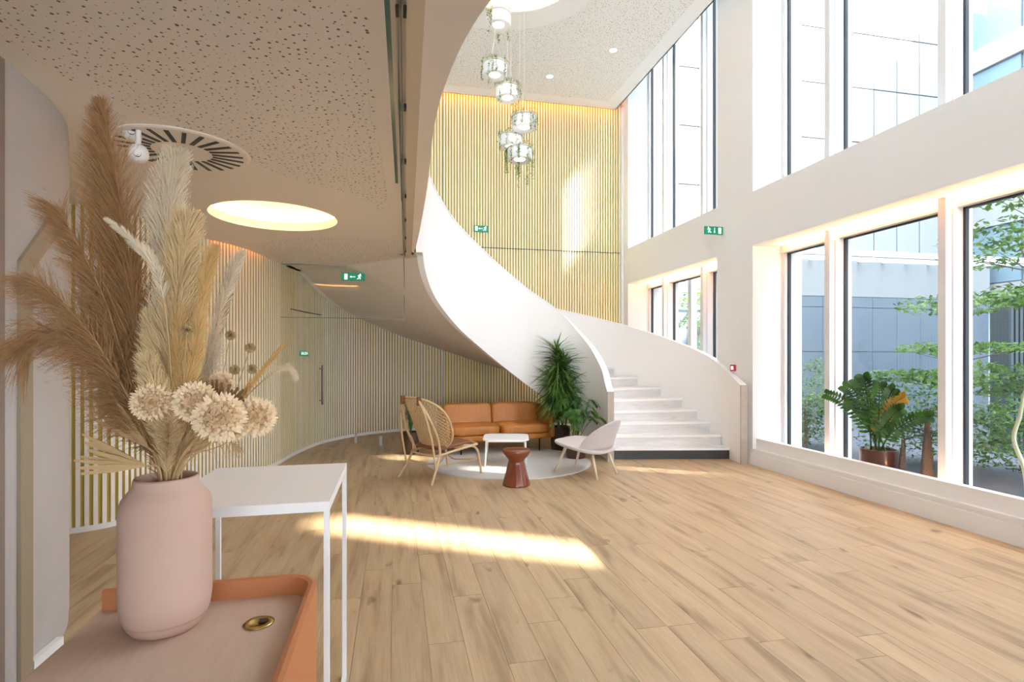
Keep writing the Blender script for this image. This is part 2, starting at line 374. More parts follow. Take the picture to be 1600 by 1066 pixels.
for (a, b, fins) in BAYS:
    for (z0, z1) in ((.1, 2.9), (3.62, ZT)):
        wn += 1
        root = bpy.data.objects.new('window_%d' % wn, None); COL.objects.link(root); root['kind'] = 'structure'
        f = MB()
        f.bb(GX-.06, GX+.06, a, b, z0, z0+.07); f.bb(GX-.09, GX+.06, a, b, z1-.09, z1)
        f.bb(GX-.06, GX+.06, b-.06, b, z0, z1); f.bb(GX-.06, GX+.06, a, a+.06, z0, z1)
        f.build('window_frame', M['frame'], root)
        ys = [a+.0]+fins+[b-.0]
        for y in fins:
            m = MB(); m.bb(4.93, GX+.05, y+.01, y+.085, z0, z1); m.bb(5.0, GX+.09, y-.005, y+.01, z0, z1); m.bb(5.02, GX+.09, y+.085, y+.13, z0, z1)
            m.build('mullion', M['frame'], root)
        for i in range(len(ys)-1):
            y0 = ys[i]+(.13 if i else .06); y1 = ys[i+1]-(.005 if i < len(ys)-2 else .06)
            g = MB(); g.bb(GX-.006, GX+.006, y0, y1, z0+.07, z1-.09)
            g.build('pane', M['glass'], root)
            k = MB(); k.bb(GX-.02, GX+.02, y1-.022, y1, z0+.07, z1-.09); k.bb(GX-.02, GX+.02, y0, y1, z1-.105, z1-.09); k.bb(GX-.02, GX+.02, y0, y0+.012, z0+.07, z1-.09)
            k.build('gasket', M['gasket'], root)
    area('lintel_light', (4.98, (a+b)/2, 2.80), b-a-.3, .012, (-.45, 0, 1), 2.4*(b-a), (1, .36, .13))
    for y in fins: area('trough_light', (4.84, y-.04, .12), .05, .1, (.12, .1, 1), .6, (1, .40, .13))

# ---------------------------------------------------------------- slat walls (white faces, gold sides)
SP = .056
def slat_wall(name, path, z0, z1, w2=.017, face='slat_w', ysw=99):
    pts = resample([Vector((p[0], p[1])) for p in path], SP)
    root = MB()
    back = [Vector((p[0], p[1])) for p in path]
    vs = [(p.x, p.y, z0) for p in back]+[(p.x, p.y, z1) for p in back]; n = len(back)
    root.add(vs, [(i, i+1, n+i+1, n+i) for i in range(n-1)])
    wall = root.build(name, M['gold'], **S)
    dp = .028
    def proto(w2, face):
      h = MB(); h.cur = 1; h.add([(-w2, 0, 0), (w2, 0, 0), (w2, -dp, 0), (-w2, -dp, 0), (-w2, 0, z1-z0), (w2, 0, z1-z0), (w2, -dp, z1-z0), (-w2, -dp, z1-z0)],
                     [(1, 2, 6, 5), (3, 0, 4, 7), (0, 1, 2, 3), (7, 6, 5, 4)])
      h.cur = 0; h.add([(-w2, -dp, 0), (w2, -dp, 0), (w2, -dp, z1-z0), (-w2, -dp, z1-z0)], [(0, 1, 2, 3)])
      return h.build('slat', [M[face], M['slat_g']], wall, recalc=False)
    pr = {}
    for i in range(len(pts)):
        t = (pts[min(i+1, len(pts)-1)]-pts[max(i-1, 0)]).normalized(); a = math.atan2(t.y, t.x)
        key = (.0145, 'slat_y') if pts[i].y > ysw else (w2, face)
        if key not in pr: o = proto(*key); pr[key] = o.data
        else: o = bpy.data.objects.new('slat', pr[key]); COL.objects.link(o); o.parent = wall
        o.location = (pts[i].x, pts[i].y, z0); o.rotation_euler.z = a
    return wall, pts
curve = cr([(-3.3, 4.75), (-2.9, 4.95), (-2.57, 5.06), (-2.34, 5.2), (-2.2, 5.5), (-2.08, 5.92), (-1.85, 6.6), (-1.64, 7.2), (-1.51, 7.7), (-1.43, 8.33), (-1.22, 9.22), (-.96, 9.72), (-.594, 10.15), (-.2, 10.42), (.27, 10.6), (.9, YB)], 6)
# keep the slat faces on the measured line: the backing stands 35 mm behind
cpath = [(p[0]-.0, p[1]) for p in curve]
off = []
for i, p in enumerate(curve):
    t = (curve[min(i+1, len(curve)-1)]-curve[max(i-1, 0)]).normalized(); off.append(Vector((p[0]-t[1]*.035, p[1]+t[0]*.035)))
off[-1] = Vector((.9, YB+.035))
wl, cpts = slat_wall('wall_left', off, .045, 2.95, .0158)
wb, bpts = slat_wall('wall_back', [(.93, YB+.035), (4.62, YB+.035)], .045, 6.75, .0145, 'slat_y')
# upper part of back wall left of .93
wb2, _ = slat_wall('wall_back_upper', [(-3.5, YB+.035), (.90, YB+.035)], 2.95, 6.75, .0145, 'slat_y')
sk = MB()
n = len(off)
inn = [(p[0], p[1]) for p in curve]+[(4.62, YB)]
outp = [(p.x, p.y) for p in off]+[(4.62, YB+.04)]
for i in range(len(inn)-1):
    a, b, c, d = inn[i], inn[i+1], outp[i+1], outp[i]; sk.prism([a, b, c, d], 0, .045)
sk.build('baseboard_left', M['plaster'], **S)
# joint line across the upper slats
MB().bb(-1, 4.6, YB-.002, YB+.0345, 3.575, 3.583).build('trim_1', M['gasket'], **S)
# outer shell
sh = MB(); sh.bb(-5.2, 4.63, YB+.12, YB+.3, -.2, ZT+.3); sh.bb(-5.2, -5, -7, YB+.2, -.2, ZT+.3)
sh.build('wall_outer', M['plaster'], **S)
# rear of the hall behind the viewer: wall with tall glazing
rb = MB()
for x0, x1 in ((-5.2, -4.2), (-1.8, -1.4), (1.2, 1.6), (4.2, WX)): rb.bb(x0, x1, -7.2, -7, 0, ZT+.3)
rb.bb(-5.2, WX, -7.2, -7, 2.7, 3.4); rb.bb(-5.2, WX, -7.2, -7, ZT-.3, ZT+.3); rb.bb(-5.2, WX, -7.2, -7, -.2, .1)
rb.build('wall_rear', M['plaster'], **S)
MB().bb(-5.2, GX+.3, -7.2, 11, ZT, ZT+.25).build('roof', M['plaster'], **S)
# end reveal strip next to slats
MB().bb(4.585, 4.64, YB-.08, YB+.1, 0, 6.6).build('trim_2', M['plaster'], **S)

# ---------------------------------------------------------------- upper ceiling
CC = (1.5, 6.9, .93)
ceil = fill_poly('ceiling', [(-5, -7), (4.43, -7), (4.43, 10.48), (-5, 10.48)], [circle(*CC)], ZC, M['lamp_white'], **S)
lip = MB(); lip.bb(-5, 4.43, 10.46, 10.48, ZC, ZC+.14); lip.bb(4.41, 4.43, -7, 10.48, ZC, ZC+.2)
lip.build('ceiling_edge', M['plaster'], ceil)
top = MB().bb(-5, 4.43, -7, 10.5, ZC+.62, ZC+.64).build('ceiling_deck', M['plaster'], ceil)
poly = cr([(-4.4, 1), (4.15, 1), (4.15, 5), (4.15, 8), (4.12, 10.0), (3.9, 10.15), (2, 10.15), (-1, 10.15), (-1.6, 9.7), (-.3, 8.8), (.9, 8.35), (1.9, 8.2), (2.55, 7.7), (2.75, 6.9), (2.5, 6.0), (1.5, 5.4), (.2, 5.0), (-3, 3)], 5)
fill_poly('perforated_panel', [(p[0], p[1]) for p in poly], [], ZC-.003, M['perf_up'], ceil)
dm = MB(); prof = [(CC[2], 0), (CC[2]+.02, .1), (CC[2]+.2, .12), (CC[2]+.2, .2), (CC[2]*.95, .34), (CC[2]*.7, .46), (CC[2]*.35, .52), (.001, .54)]
dm.lathe(prof, (CC[0], CC[1], ZC), 48); dm.build('light_dome', M['lamp_white'], ceil, smooth=True)
dl = MB(); dl.lathe([(CC[2]+.07, .125), (CC[2]+.15, .125), (CC[2]+.15, .135), (CC[2]+.07, .135)], (CC[0], CC[1], ZC), 48); dl.build('led_ring', M['led_warm'], ceil)
for i, (u, v) in enumerate(((859, 119), (958, 78), (760, 120))):
    d = 850*5.04/(555-v); p = px(u, v, d)
    t = thing('downlight', ['round recessed ceiling downlight, lower-set of the pair right of the pendants', 'round recessed ceiling downlight nearest the tall windows', 'round recessed ceiling downlight beside the second hanging lamp'][i], 'downlight', (p.x, p.y, ZC-.004), 0)
    MB().lathe([(.055, -.006), (.075, -.006), (.08, 0), (.055, 0)], n=24).build('trim_ring', M['lamp_white'], t, smooth=True)
    MB().lathe([(.055, -.003), (.001, -.004)], n=24).build('lens', M['lamp_glow'], t)
l = MB(); l.bb(-3.4, 4.4, 10.49, 10.50, ZC+.09, ZC+.12); tag(l.build('led_strip', M['led']), 'orange light strip hidden above the ceiling edge washing the slat wall', 'light strip')

# ---------------------------------------------------------------- mezzanine with soffit
edge = cr([(-.02+.24, 6.75), (.235, 5.5), (.228, 3.985), (.205, 3.1), (.214, 2.59), (.256, 2.17), (.33, 1.84), (.50, 1.42), (.85, 1.02), (1.5, .7), (2.6, .5), (4.6, .42)], 6)
edge = [(p[0], p[1]) for p in edge]
gap = cr([(-1.56, 7.85), (-1.60, 7.5), (-1.72, 6.85), (-1.92, 6.42), (-2.12, 6.2), (-2.3, 5.95), (-2.42, 5.6), (-2.6, 5.35), (-3.0, 5.15), (-3.6, 5.0)], 5)
gap = [(p[0]+.03, p[1]-.02) for p in gap]
DL = (-1.05, 5.195, .53)
outer = [(-1.50, 7.85)]+gap[1:]+[(-5, 4.8), (-5, -7), (4.6, -7)]+edge[::-1]
sof = fill_poly('mezzanine', outer, [circle(*DL)], ZS, M['soffit'], **S)
mt = MB(); mt.prism([(-3.6, 7.85), (-1.5, 7.85), (.2, 6.8)]+[(x-.03, y-.03) for x, y in edge]+[(4.6, -7), (-5, -7), (-5, 4.9)], 3.3, 3.4)
mt.build('mezzanine_deck', M['plaster'], sof)
gl = MB()
for i in range(len(gap)-1):
    (x0, y0), (x1, y1) = gap[i], gap[i+1]; gl.add([(x0, y0, ZS), (x1, y1, ZS), (x1, y1, ZS+.13), (x0, y0, ZS+.13)], [(0, 1, 2, 3)])
gl.build('soffit_edge', M['soffit'], sof)
g2 = MB()
for i in range(1, len(gap)-1):
    (x0, y0), (x1, y1) = gap[i], gap[i+1]; g2.tube([(x0-.0, y0+.012, ZS+.10), (x1, y1+.012, ZS+.10)], .006, 4)
tag(g2.build('led_strip', M['led']), 'orange light strip in the low ceiling gap along the curved slat wall', 'light strip')
cls = MB(); cls.prism([(-3.7, 5.05), (-2.5, 5.25), (-2.1, 6.0), (-1.6, 7.0), (-1.45, 7.9), (-2.2, 8), (-4, 6)], ZS+.28, ZS+.3); cls.build('cove_lid', M['soffit'], sof)
# parapet along the edge
pe = MB(); R_ = []
for i, (x, y) in enumerate(edge):
    a, b = edge[max(i-1, 0)], edge[min(i+1, len(edge)-1)]; tx, ty = b[0]-a[0], b[1]-a[1]; L_ = math.hypot(tx, ty); nx, ny = ty/L_*.07, -tx/L_*.07
    R_.append([(x, y, ZS+.001), (x, y, 4.2), (x+nx, y+ny, 4.2), (x+nx, y+ny, ZS+.001)])
pe.grid(R_, closed=True)
pe.build('parapet', M['stairwhite'], sof)
r1 = cr([(-1.55, 1.2), (-1.5, 2.4), (-1.40, 2.84), (-1.2, 3.15), (-.98, 3.47), (-.78, 3.93), (-.52, 4.18), (-.28, 4.36), (-.06, 4.87), (-.07, 4.0), (-.09, 3), (-.10, 1.2)], 5)
fill_poly('perforated_panel', [(p[0], p[1]) for p in r1], [], ZS-.002, M['perf'], sof)
r2 = cr([(-1.52, 6.75), (-1.35, 6.3), (-.95, 6.05), (-.5, 5.93), (-.02, 5.95), (.04, 6.1), (.06, 7.5), (0, 7.66), (-1.35, 7.68), (-1.46, 7.5)], 4)
fill_poly('perforated_panel', [(p[0], p[1]) for p in r2], [], ZS-.002, M['perf'], sof)
# recessed round light
t = thing('recessed_dome_light', 'round recessed dome light glowing warm in the low beige ceiling', 'ceiling light', (DL[0], DL[1], ZS))
MB().lathe([(DL[2], 0), (DL[2]+.01, .08), (DL[2]+.12, .09), (DL[2]+.12, .17), (DL[2]*.9, .26), (DL[2]*.6, .32), (.001, .34)], n=48).build('dome', M['lamp_white'], t, smooth=True)
MB().lathe([(DL[2]+.03, .095), (DL[2]+.10, .095), (DL[2]+.10, .105), (DL[2]+.03, .105)], n=48).build('led_ring', M['led_warm'], t)
# air diffuser
t = thing('air_diffuser', 'round ceiling air diffuser with black radial slots', 'vent', (-1.248, 3.60, ZS))
MB().lathe([(.001, -.012), (.352, -.012), (.368, -.006), (.37, 0)], n=64).build('plate', M['soffit'], t, smooth=False)
for k in range(24):
    a = 2*PI*k/24; m = MB(); m.box((.245, 0, -.0135), (.17, .022 if k % 2 else .024, .003)); o = m.build('slot', M['gasket'], t); o.rotation_euler.z = a + .1
# security cameras
for i, (p, lb) in enumerate(((px(207, 206, 3.0), 'small white globe camera under the ceiling, upper of the two by the diffuser'), (px(216, 240, 2.95), 'small white globe camera hanging lower of the two by the diffuser'))):
    t = thing('security_camera', lb, 'camera', (p.x, p.y, p.z), .3)
    vs, fs = superbox(.10, .10, .10, 2.2, 8); MB().add(vs, fs).build('housing', M['lamp_white'], t, smooth=True)
    MB().tube([(0, -.036, -.012), (0, -.046, -.014)], .018, 16).build('lens', M['gasket'], t)
    MB().tube([(0, 0, .03), (0, 0, ZS-p.z)], .014, 10).build('bracket', M['lamp_white'], t)

# pier at the left with a timber framed opening
pier = [(-1.60, -7), (-1.60, 2.3), (-1.595, 2.7), (-1.62, 3.0), (-1.70, 3.3), (-1.80, 3.52), (-1.89, 3.69), (-2.1, 3.95), (-2.6, 4.1), (-4.9, 4.1), (-4.9, -7)]
pc = cr([(x, y) for x, y in pier[2:8]], 5)
MB().prism(pier[:2]+[(p[0], p[1]) for p in pc]+pier[8:], 0, ZS).build('wall_pier', mat('pier_grey', (.50, .475, .465), .85), **S)
ps = MB()
ps.bb(-1.61, -1.582, 2.745, 2.825, 0, 1.86); ps.build('trim_3', M['wood_strip'], **S)
m = MB(); m.add([(-1.582, 2.745, 1.86), (-1.582, 2.825, 1.83), (-1.60, 3.09, 2.08), (-1.60, 3.04, 2.16), (-1.62, 2.745, 1.86), (-1.62, 2.825, 1.83), (-1.64, 3.09, 2.08), (-1.64, 3.04, 2.16)], [(0, 1, 2, 3), (0, 1, 5, 4), (1, 2, 6, 5), (2, 3, 7, 6), (3, 0, 4, 7), (4, 5, 6, 7)])
m.build('trim_4', M['wood_strip'], **S)
MB().bb(-1.61, -1.588, -2, 2.655, 0, ZS).build('trim_5', mat('dark_jamb', (.25, .20, .17), .6), **S)
MB().bb(-1.61, -1.58, 2.83, 3.05, 0, .08).build('baseboard_pier', M['plaster'], **S)

# ---------------------------------------------------------------- staircase
K = [  # tread height, inner xy, outer xy
 (0.0, (2.93, 7.10), (4.56, 6.79)), (.31, (2.95, 7.42), (4.56, 7.28)), (.62, (2.93, 7.72), (4.40, 7.80)), (.93, (2.75, 8.0), (4.02, 8.58)),
 (1.24, (2.45, 8.17), (3.45, 9.36)), (1.55, (2.0, 8.29), (2.65, 10.02)), (1.86, (1.57, 8.26), (1.65, 10.46)), (2.17, (1.15, 8.11), (.75, 10.52)),
 (2.48, (.76, 7.85), (-.15, 10.34)), (2.79, (.45, 7.36), (-.85, 9.80)), (3.1, (.29, 6.95), (-1.22, 8.9)), (3.41, (.24, 6.6), (-1.42, 7.9))]
Ip = cr([(k[1][0], k[1][1], k[0]) for k in K], 2); Op = cr([(k[2][0], k[2][1], k[0]) for k in K], 2)   # one entry per step of .155
If = cr([(k[1][0], k[1][1], k[0]) for k in K], 12); Of = cr([(k[2][0], k[2][1], k[0]) for k in K], 12)
st = thing('staircase', 'white curved staircase with pale marble steps sweeping up to the mezzanine', 'staircase', (0, 0, 0))
def ext(a, b, e): return b+(b-a)*e
for i in range(22):
    a, b, c, d = Ip[i].copy(), Op[i].copy(), Op[i+1].copy(), Ip[i+1].copy()
    z0, z1 = i*.155, (i+1)*.155
    s = MB()
    dv = (b-a); dv.z = 0; pn = Vector((dv.y, -dv.x, 0)).normalized()*.018     # nosing towards the foot of the flight
    s.prism([(a.x+pn.x, a.y+pn.y), (b.x+pn.x, b.y+pn.y), (c.x, c.y), (d.x, d.y)], z1-.03, z1)
    stp = s.build('tread', M['tread'], st)
    s = MB(); s.prism([(a.x, a.y), (b.x, b.y), (c.x, c.y), (d.x, d.y)], max(0, z0-.1), z1-.03)
    s.build('riser', M['black_stone'] if i == 0 else M['marble'], stp)
def wall_pts(P, side, th, zb, zt):
    rows = []
    for i, p in enumerate(P):
        t = (P[min(i+1, len(P)-1)]-P[max(i-1, 0)]); t.z = 0; t.normalize(); nn = Vector((-t.y, t.x, 0))*side
        q = p+nn*th; b_, t_ = zb(i, p), zt(i, p)
        rows.append([(p.x, p.y, b_), (q.x, q.y, b_), (q.x, q.y, t_), (p.x, p.y, t_)])
    m = MB(); m.grid(rows, closed=True); m.add(rows[0], [(0, 1, 2, 3)]); m.add(rows[-1], [(3, 2, 1, 0)]); return m, rows
# inner balustrade: from its newel back round to the mezzanine
IN = cr([(2.90, 6.95, 0), (2.93, 7.10, .0), (2.96, 7.34, .20)]+[(k[1][0], k[1][1], k[0]) for k in K[2:]], 12)
def itop(p):   # rail height by position along the flight
    return None
topk = [.93, 1.02, 1.24, 1.53, 1.83, 2.16, 2.48, 2.79, 3.10, 3.39, 3.66, 3.9, 4.2]
topc = [v[0] for v in cr([(t, 0) for t in topk], 12)]
m, rows = wall_pts(IN, 1, .075, lambda i, p: max(0, min(ZS, p.z-.56)), lambda i, p: topc[min(i, len(topc)-1)])
bal_i = m.build('balustrade', M['stairwhite'], st, smooth=False, label='inner white balustrade')
for pl in bal_i.data.polygons: pl.use_smooth = True
autosm(bal_i, 50)
def cap(rows, st_, lo=.0, hi=.022, grow=.008):
    R = []
    for r in rows:
        a, b = Vector(r[3]), Vector(r[2]); d = (b-a).normalized()*grow; d.z = 0
        a = a-d; b = b+d; R.append([(a.x, a.y, a.z+lo), (b.x, b.y, b.z+lo), (b.x, b.y, b.z+hi), (a.x, a.y, a.z+hi)])
    m = MB(); m.grid(R, closed=True); m.add(R[0], [(0, 1, 2, 3)]); m.add(R[-1], [(3, 2, 1, 0)]); return m
o = cap(rows, st).build('handrail', M['white_metal'], st); 
OUT = cr([(4.50, 6.45, 0), (4.57, 6.9, .08)]+[(k[2][0], k[2][1], k[0]) for k in K[1:]], 12)
otk = [1.03, 1.22, 1.40, 1.60, 1.87, 2.13, 2.40, 2.68, 2.95, 3.3, 3.6, 3.9, 4.2]
otc = [v[0] for v in cr([(t, 0) for t in otk], 12)]
m, rows2 = wall_pts(OUT, -1, .075, lambda i, p: max(0, min(ZS, p.z-.56)), lambda i, p: otc[min(i, len(otc)-1)])
bal_o = m.build('balustrade', M['stairwhite'], st, label='outer white balustrade')
for pl in bal_o.data.polygons: pl.use_smooth = True
autosm(bal_o, 50)
cap(rows2, st).build('handrail', M['white_metal'], st)
# stone end faces of the balustrades
for rw, nm in ((rows, 'inner'), (rows2, 'outer')):
    a, b, zt = Vector(rw[0][0]), Vector(rw[0][1]), rw[0][3][2]
    d = (b-a).normalized(); nn = Vector((d.y, -d.x, 0));
    nn = nn if nn.y < 0 else -nn
    q = MB(); q.prism([((a-d*.006).x, (a-d*.006).y), ((b+d*.006).x, (b+d*.006).y), ((b+d*.006+nn*.02).x, (b+d*.006+nn*.02).y), ((a-d*.006+nn*.02).x, (a-d*.006+nn*.02).y)], 0, zt+.022)
    q.build('newel_facing', M['cap_stone'], st)
# underside
rw = []
for i in range(len(If)):
    a, b = If[i], Of[i]; z = a.z-.56
    d = (b-a); d.z = 0; e = d.normalized()*(.22 if b.z > 1.2 else .0)
    z = max(0, min(ZS+.0, z)); a2 = a+d.normalized()*-.0; rw.append([(a2.x+(b.x+e.x-a2.x)*t_/6, a2.y+(b.y+e.y-a2.y)*t_/6, z) for t_ in range(7)])
m = MB(); m.grid(rw); und = m.build('stair_underside', M['soffit'], st, smooth=True)

# ---------------------------------------------------------------- glass partition
gp = thing('glass_partition', 'frameless glass transom under the low ceiling in front of the stair underside', 'partition', (0, 0, 0))
MB().bb(-1.5, .125, 7.775, 7.785, 1.96, ZS).build('pane', M['glass_in'], gp)
MB().bb(-1.5, -.66, 7.775, 7.785, .02, 1.95).build('pane', M['glass_in'], gp)
m = MB(); m.bb(-1.5, .125, 7.770, 7.79, ZS-.012, ZS-.002); m.build('top_channel', M['steel'], gp)
m = MB(); m.bb(.118, .126, 7.774, 7.786, 1.96, ZS); m.bb(-1.5, .125, 7.774, 7.786, 1.955, 1.96); m.build('glass_edge', M['glass_edge'], gp)
for u in (556, 595):
    p = px(u, 682, 9.0 if u == 556 else 8.7); p.z = 0
    MB().bb(p.x-.02, p.x+.02, p.y-.02, p.y+.02, 0, .16).build('floor_clamp', M['steel'], gp)
hg = thing('hanging_glass_screen', 'clear glass screen with teal edges hanging from a ceiling channel', 'glass screen', (0, 0, 0))
def lx(y): return -.02+.0187*y
for (y0, y1, zb) in ((.25, 1.23, 1.83), (1.25, 2.7, 2.2), (2.72, 4.4, 2.3), (4.42, 6.1, 2.35), (6.12, 7.76, 2.35)):
    m = MB(); m.prism([(lx(y0)-.003, y0), (lx(y0)+.003, y0), (lx(y1)+.003, y1), (lx(y1)-.003, y1)], zb+.006, ZS-.012); g = m.build('pane', M['glass_in'], hg)
    e = MB(); e.prism([(lx(y0)-.003, y0), (lx(y0)+.003, y0), (lx(y1)+.003, y1), (lx(y1)-.003, y1)], zb, zb+.006); e.build('glass_edge', M['glass_edge'], g)
m = MB(); m.prism([(lx(.2)+.02, .2), (lx(.2)+.085, .2), (lx(7.8)+.085, 7.8), (lx(7.8)+.02, 7.8)], ZS-.02, ZS-.001); m.build('ceiling_channel', mat('channel', (.62, .52, .38), .5), hg)
m = MB(); m.prism([(lx(.2)-.004, .2), (lx(.2)+.004, .2), (lx(7.8)+.004, 7.8), (lx(7.8)-.004, 7.8)], ZS-.013, ZS-.001); m.build('seal', M['glass_edge'], hg)
for k in range(9):
    y = 1.94+.75*k
    if y < 7.7: MB().box((lx(y)+.016, y, ZS-.028), (.012, .045, .02)).build('clamp', M['dark_metal'], hg)

# ---------------------------------------------------------------- signs, alarm, door bits
def running_man(m, cx, cz, s, y, mir=1):
    def q(x0, z0, x1, z1, w_):
        dx, dz = x1-x0, z1-z0; L_ = math.hypot(dx, dz); nx, nz = -dz/L_*w_, dx/L_*w_
        P = [(x0+nx, z0+nz), (x1+nx, z1+nz), (x1-nx, z1-nz), (x0-nx, z0-nz)]
        m.add([(cx+mir*a*s, y, cz+b*s) for a, b in P], [(0, 1, 2, 3)])
    m.add([(cx+mir*(.12+.1*math.cos(a*PI/4))*s, y, cz+(.42+.1*math.sin(a*PI/4))*s) for a in range(8)], [tuple(range(8))])
    q(.08, .3, -.08, -.02, .085); q(-.08, 0, .12, -.12, .05); q(.12, -.12, .06, -.38, .045); q(-.08, -.02, -.18, -.28, .05); q(-.18, -.28, -.42, -.30, .045)
    q(.06, .26, .28, .12, .035); q(.04, .28, -.18, .26, .035); q(-.18, .26, -.26, .1, .03)
def arrow(m, cx, cz, s, y, ang):
    P = [(-.5, .05), (.2, .05), (.2, .2), (.5, 0), (.2, -.2), (.2, -.05), (-.5, -.05)]
    ca, sa = math.cos(ang), math.sin(ang)
    m.add([(cx+(a*ca-b*sa)*s, y, cz+(a*sa+b*ca)*s) for a, b in P], [tuple(range(7))])
def exit_sign(loc, rz, w_, h_, order, label, rod=0):
    t = thing('exit_sign', label, 'exit sign', loc, rz)
    MB().box((0, 0, 0), (w_, .022, h_)).build('panel', M['green_sign'], t, bevel=.003)
    y = -.0122; s = h_*.95
    for k, x in order:
        x *= w_; m = MB()
        if k == 'man': running_man(m, x, -.0, s*.85, y)
        elif k == 'manr': running_man(m, x, -.0, s*.85, y, -1)
        elif k == 'left': arrow(m, x, 0, s*.75, y, PI)
        elif k == 'down': arrow(m, x, 0, s*.7, y, -PI/2)
        elif k == 'door': m.add([(x-s*.2, y, -s*.38), (x+s*.2, y, -s*.38), (x+s*.2, y, s*.38), (x-s*.2, y, s*.38)], [(0, 1, 2, 3)])
        m.build({'man': 'running_figure', 'manr': 'running_figure', 'door': 'doorway'}.get(k, 'arrow'), M['sign_white'], t, recalc=False)
    if rod:
        for q in (-.3, .3): MB().tube([(w_*q, 0, h_/2), (w_*q, 0, h_/2+rod)], .002, 6).build('hanger', M['steel'], t)
    return t
p = px(551.5, 432.5, 7.45)
exit_sign((p.x, 7.76, p.z), 0, .31, .105, [('door', -.3), ('left', -.02), ('man', .28)], 'green exit sign hanging below the low ceiling on the glass transom', .085)
exit_sign((1.65, YB-.02, 3.94), 0, .29, .12, [('door', -.32), ('left', -.04), ('man', .28)], 'green exit sign mounted on the tall slatted wall')
exit_sign((4.46, 7.02, 3.235), 0, .29, .115, [('manr', -.27), ('down', .03), ('door', .32)], 'green exit sign projecting beside the white pier between windows')
t = thing('door_sign', 'small green lettered plate on the curved slat wall', 'sign', (-1.335, 8.62, 1.475), math.radians(70))
MB().box((0, 0, 0), (.24, .01, .075)).build('plate', M['green_sign'], t)
fc = bpy.data.curves.new('lettering', 'FONT'); fc.body = 'SALIDA'; fc.size = .06; fc.align_x = 'CENTER'; fc.align_y = 'CENTER'
ft = bpy.data.objects.new('ft', fc); COL.objects.link(ft); me = bpy.data.meshes.new_from_object(ft.evaluated_get(bpy.context.evaluated_depsgraph_get())); bpy.data.objects.remove(ft)
fo = bpy.data.objects.new('lettering', me); COL.objects.link(fo); fo.parent = t; fo.rotation_euler = (PI/2, 0, 0); fo.location = (0, -.0056, 0); me.materials.clear(); me.materials.append(M['sign_white'])
t = thing('fire_call_point', 'small red fire alarm call point on the white pier', 'alarm', (WX-.012, 6.79, 1.27), 0)
MB().box((0, 0, 0), (.03, .10, .09)).build('housing', M['red'], t, bevel=.004)
MB().box((-.016, 0, 0), (.003, .05, .045)).build('press_plate', M['sign_white'], t)
dj = MB()
for i in range(len(curve)-1):
    a, b = curve[i], curve[i+1]
    if 8.2 < a[1] < 9.3: dj.prism([(a[0]+.003, a[1]), (b[0]+.003, b[1]), (b[0]-.02, b[1]), (a[0]-.02, a[1])], 2.10, 2.112)
door = dj.build('door_1', M['gasket'], **S)
MB().tube([(-1.14, 9.14, .66), (-1.14, 9.14, 1.29)], .016, 10).build('handle', M['steel'], door, smooth=True)
for z in (.72, 1.23): MB().tube([(-1.19, 9.19, z), (-1.14, 9.14, z)], .01, 8).build('standoff', M['steel'], door)

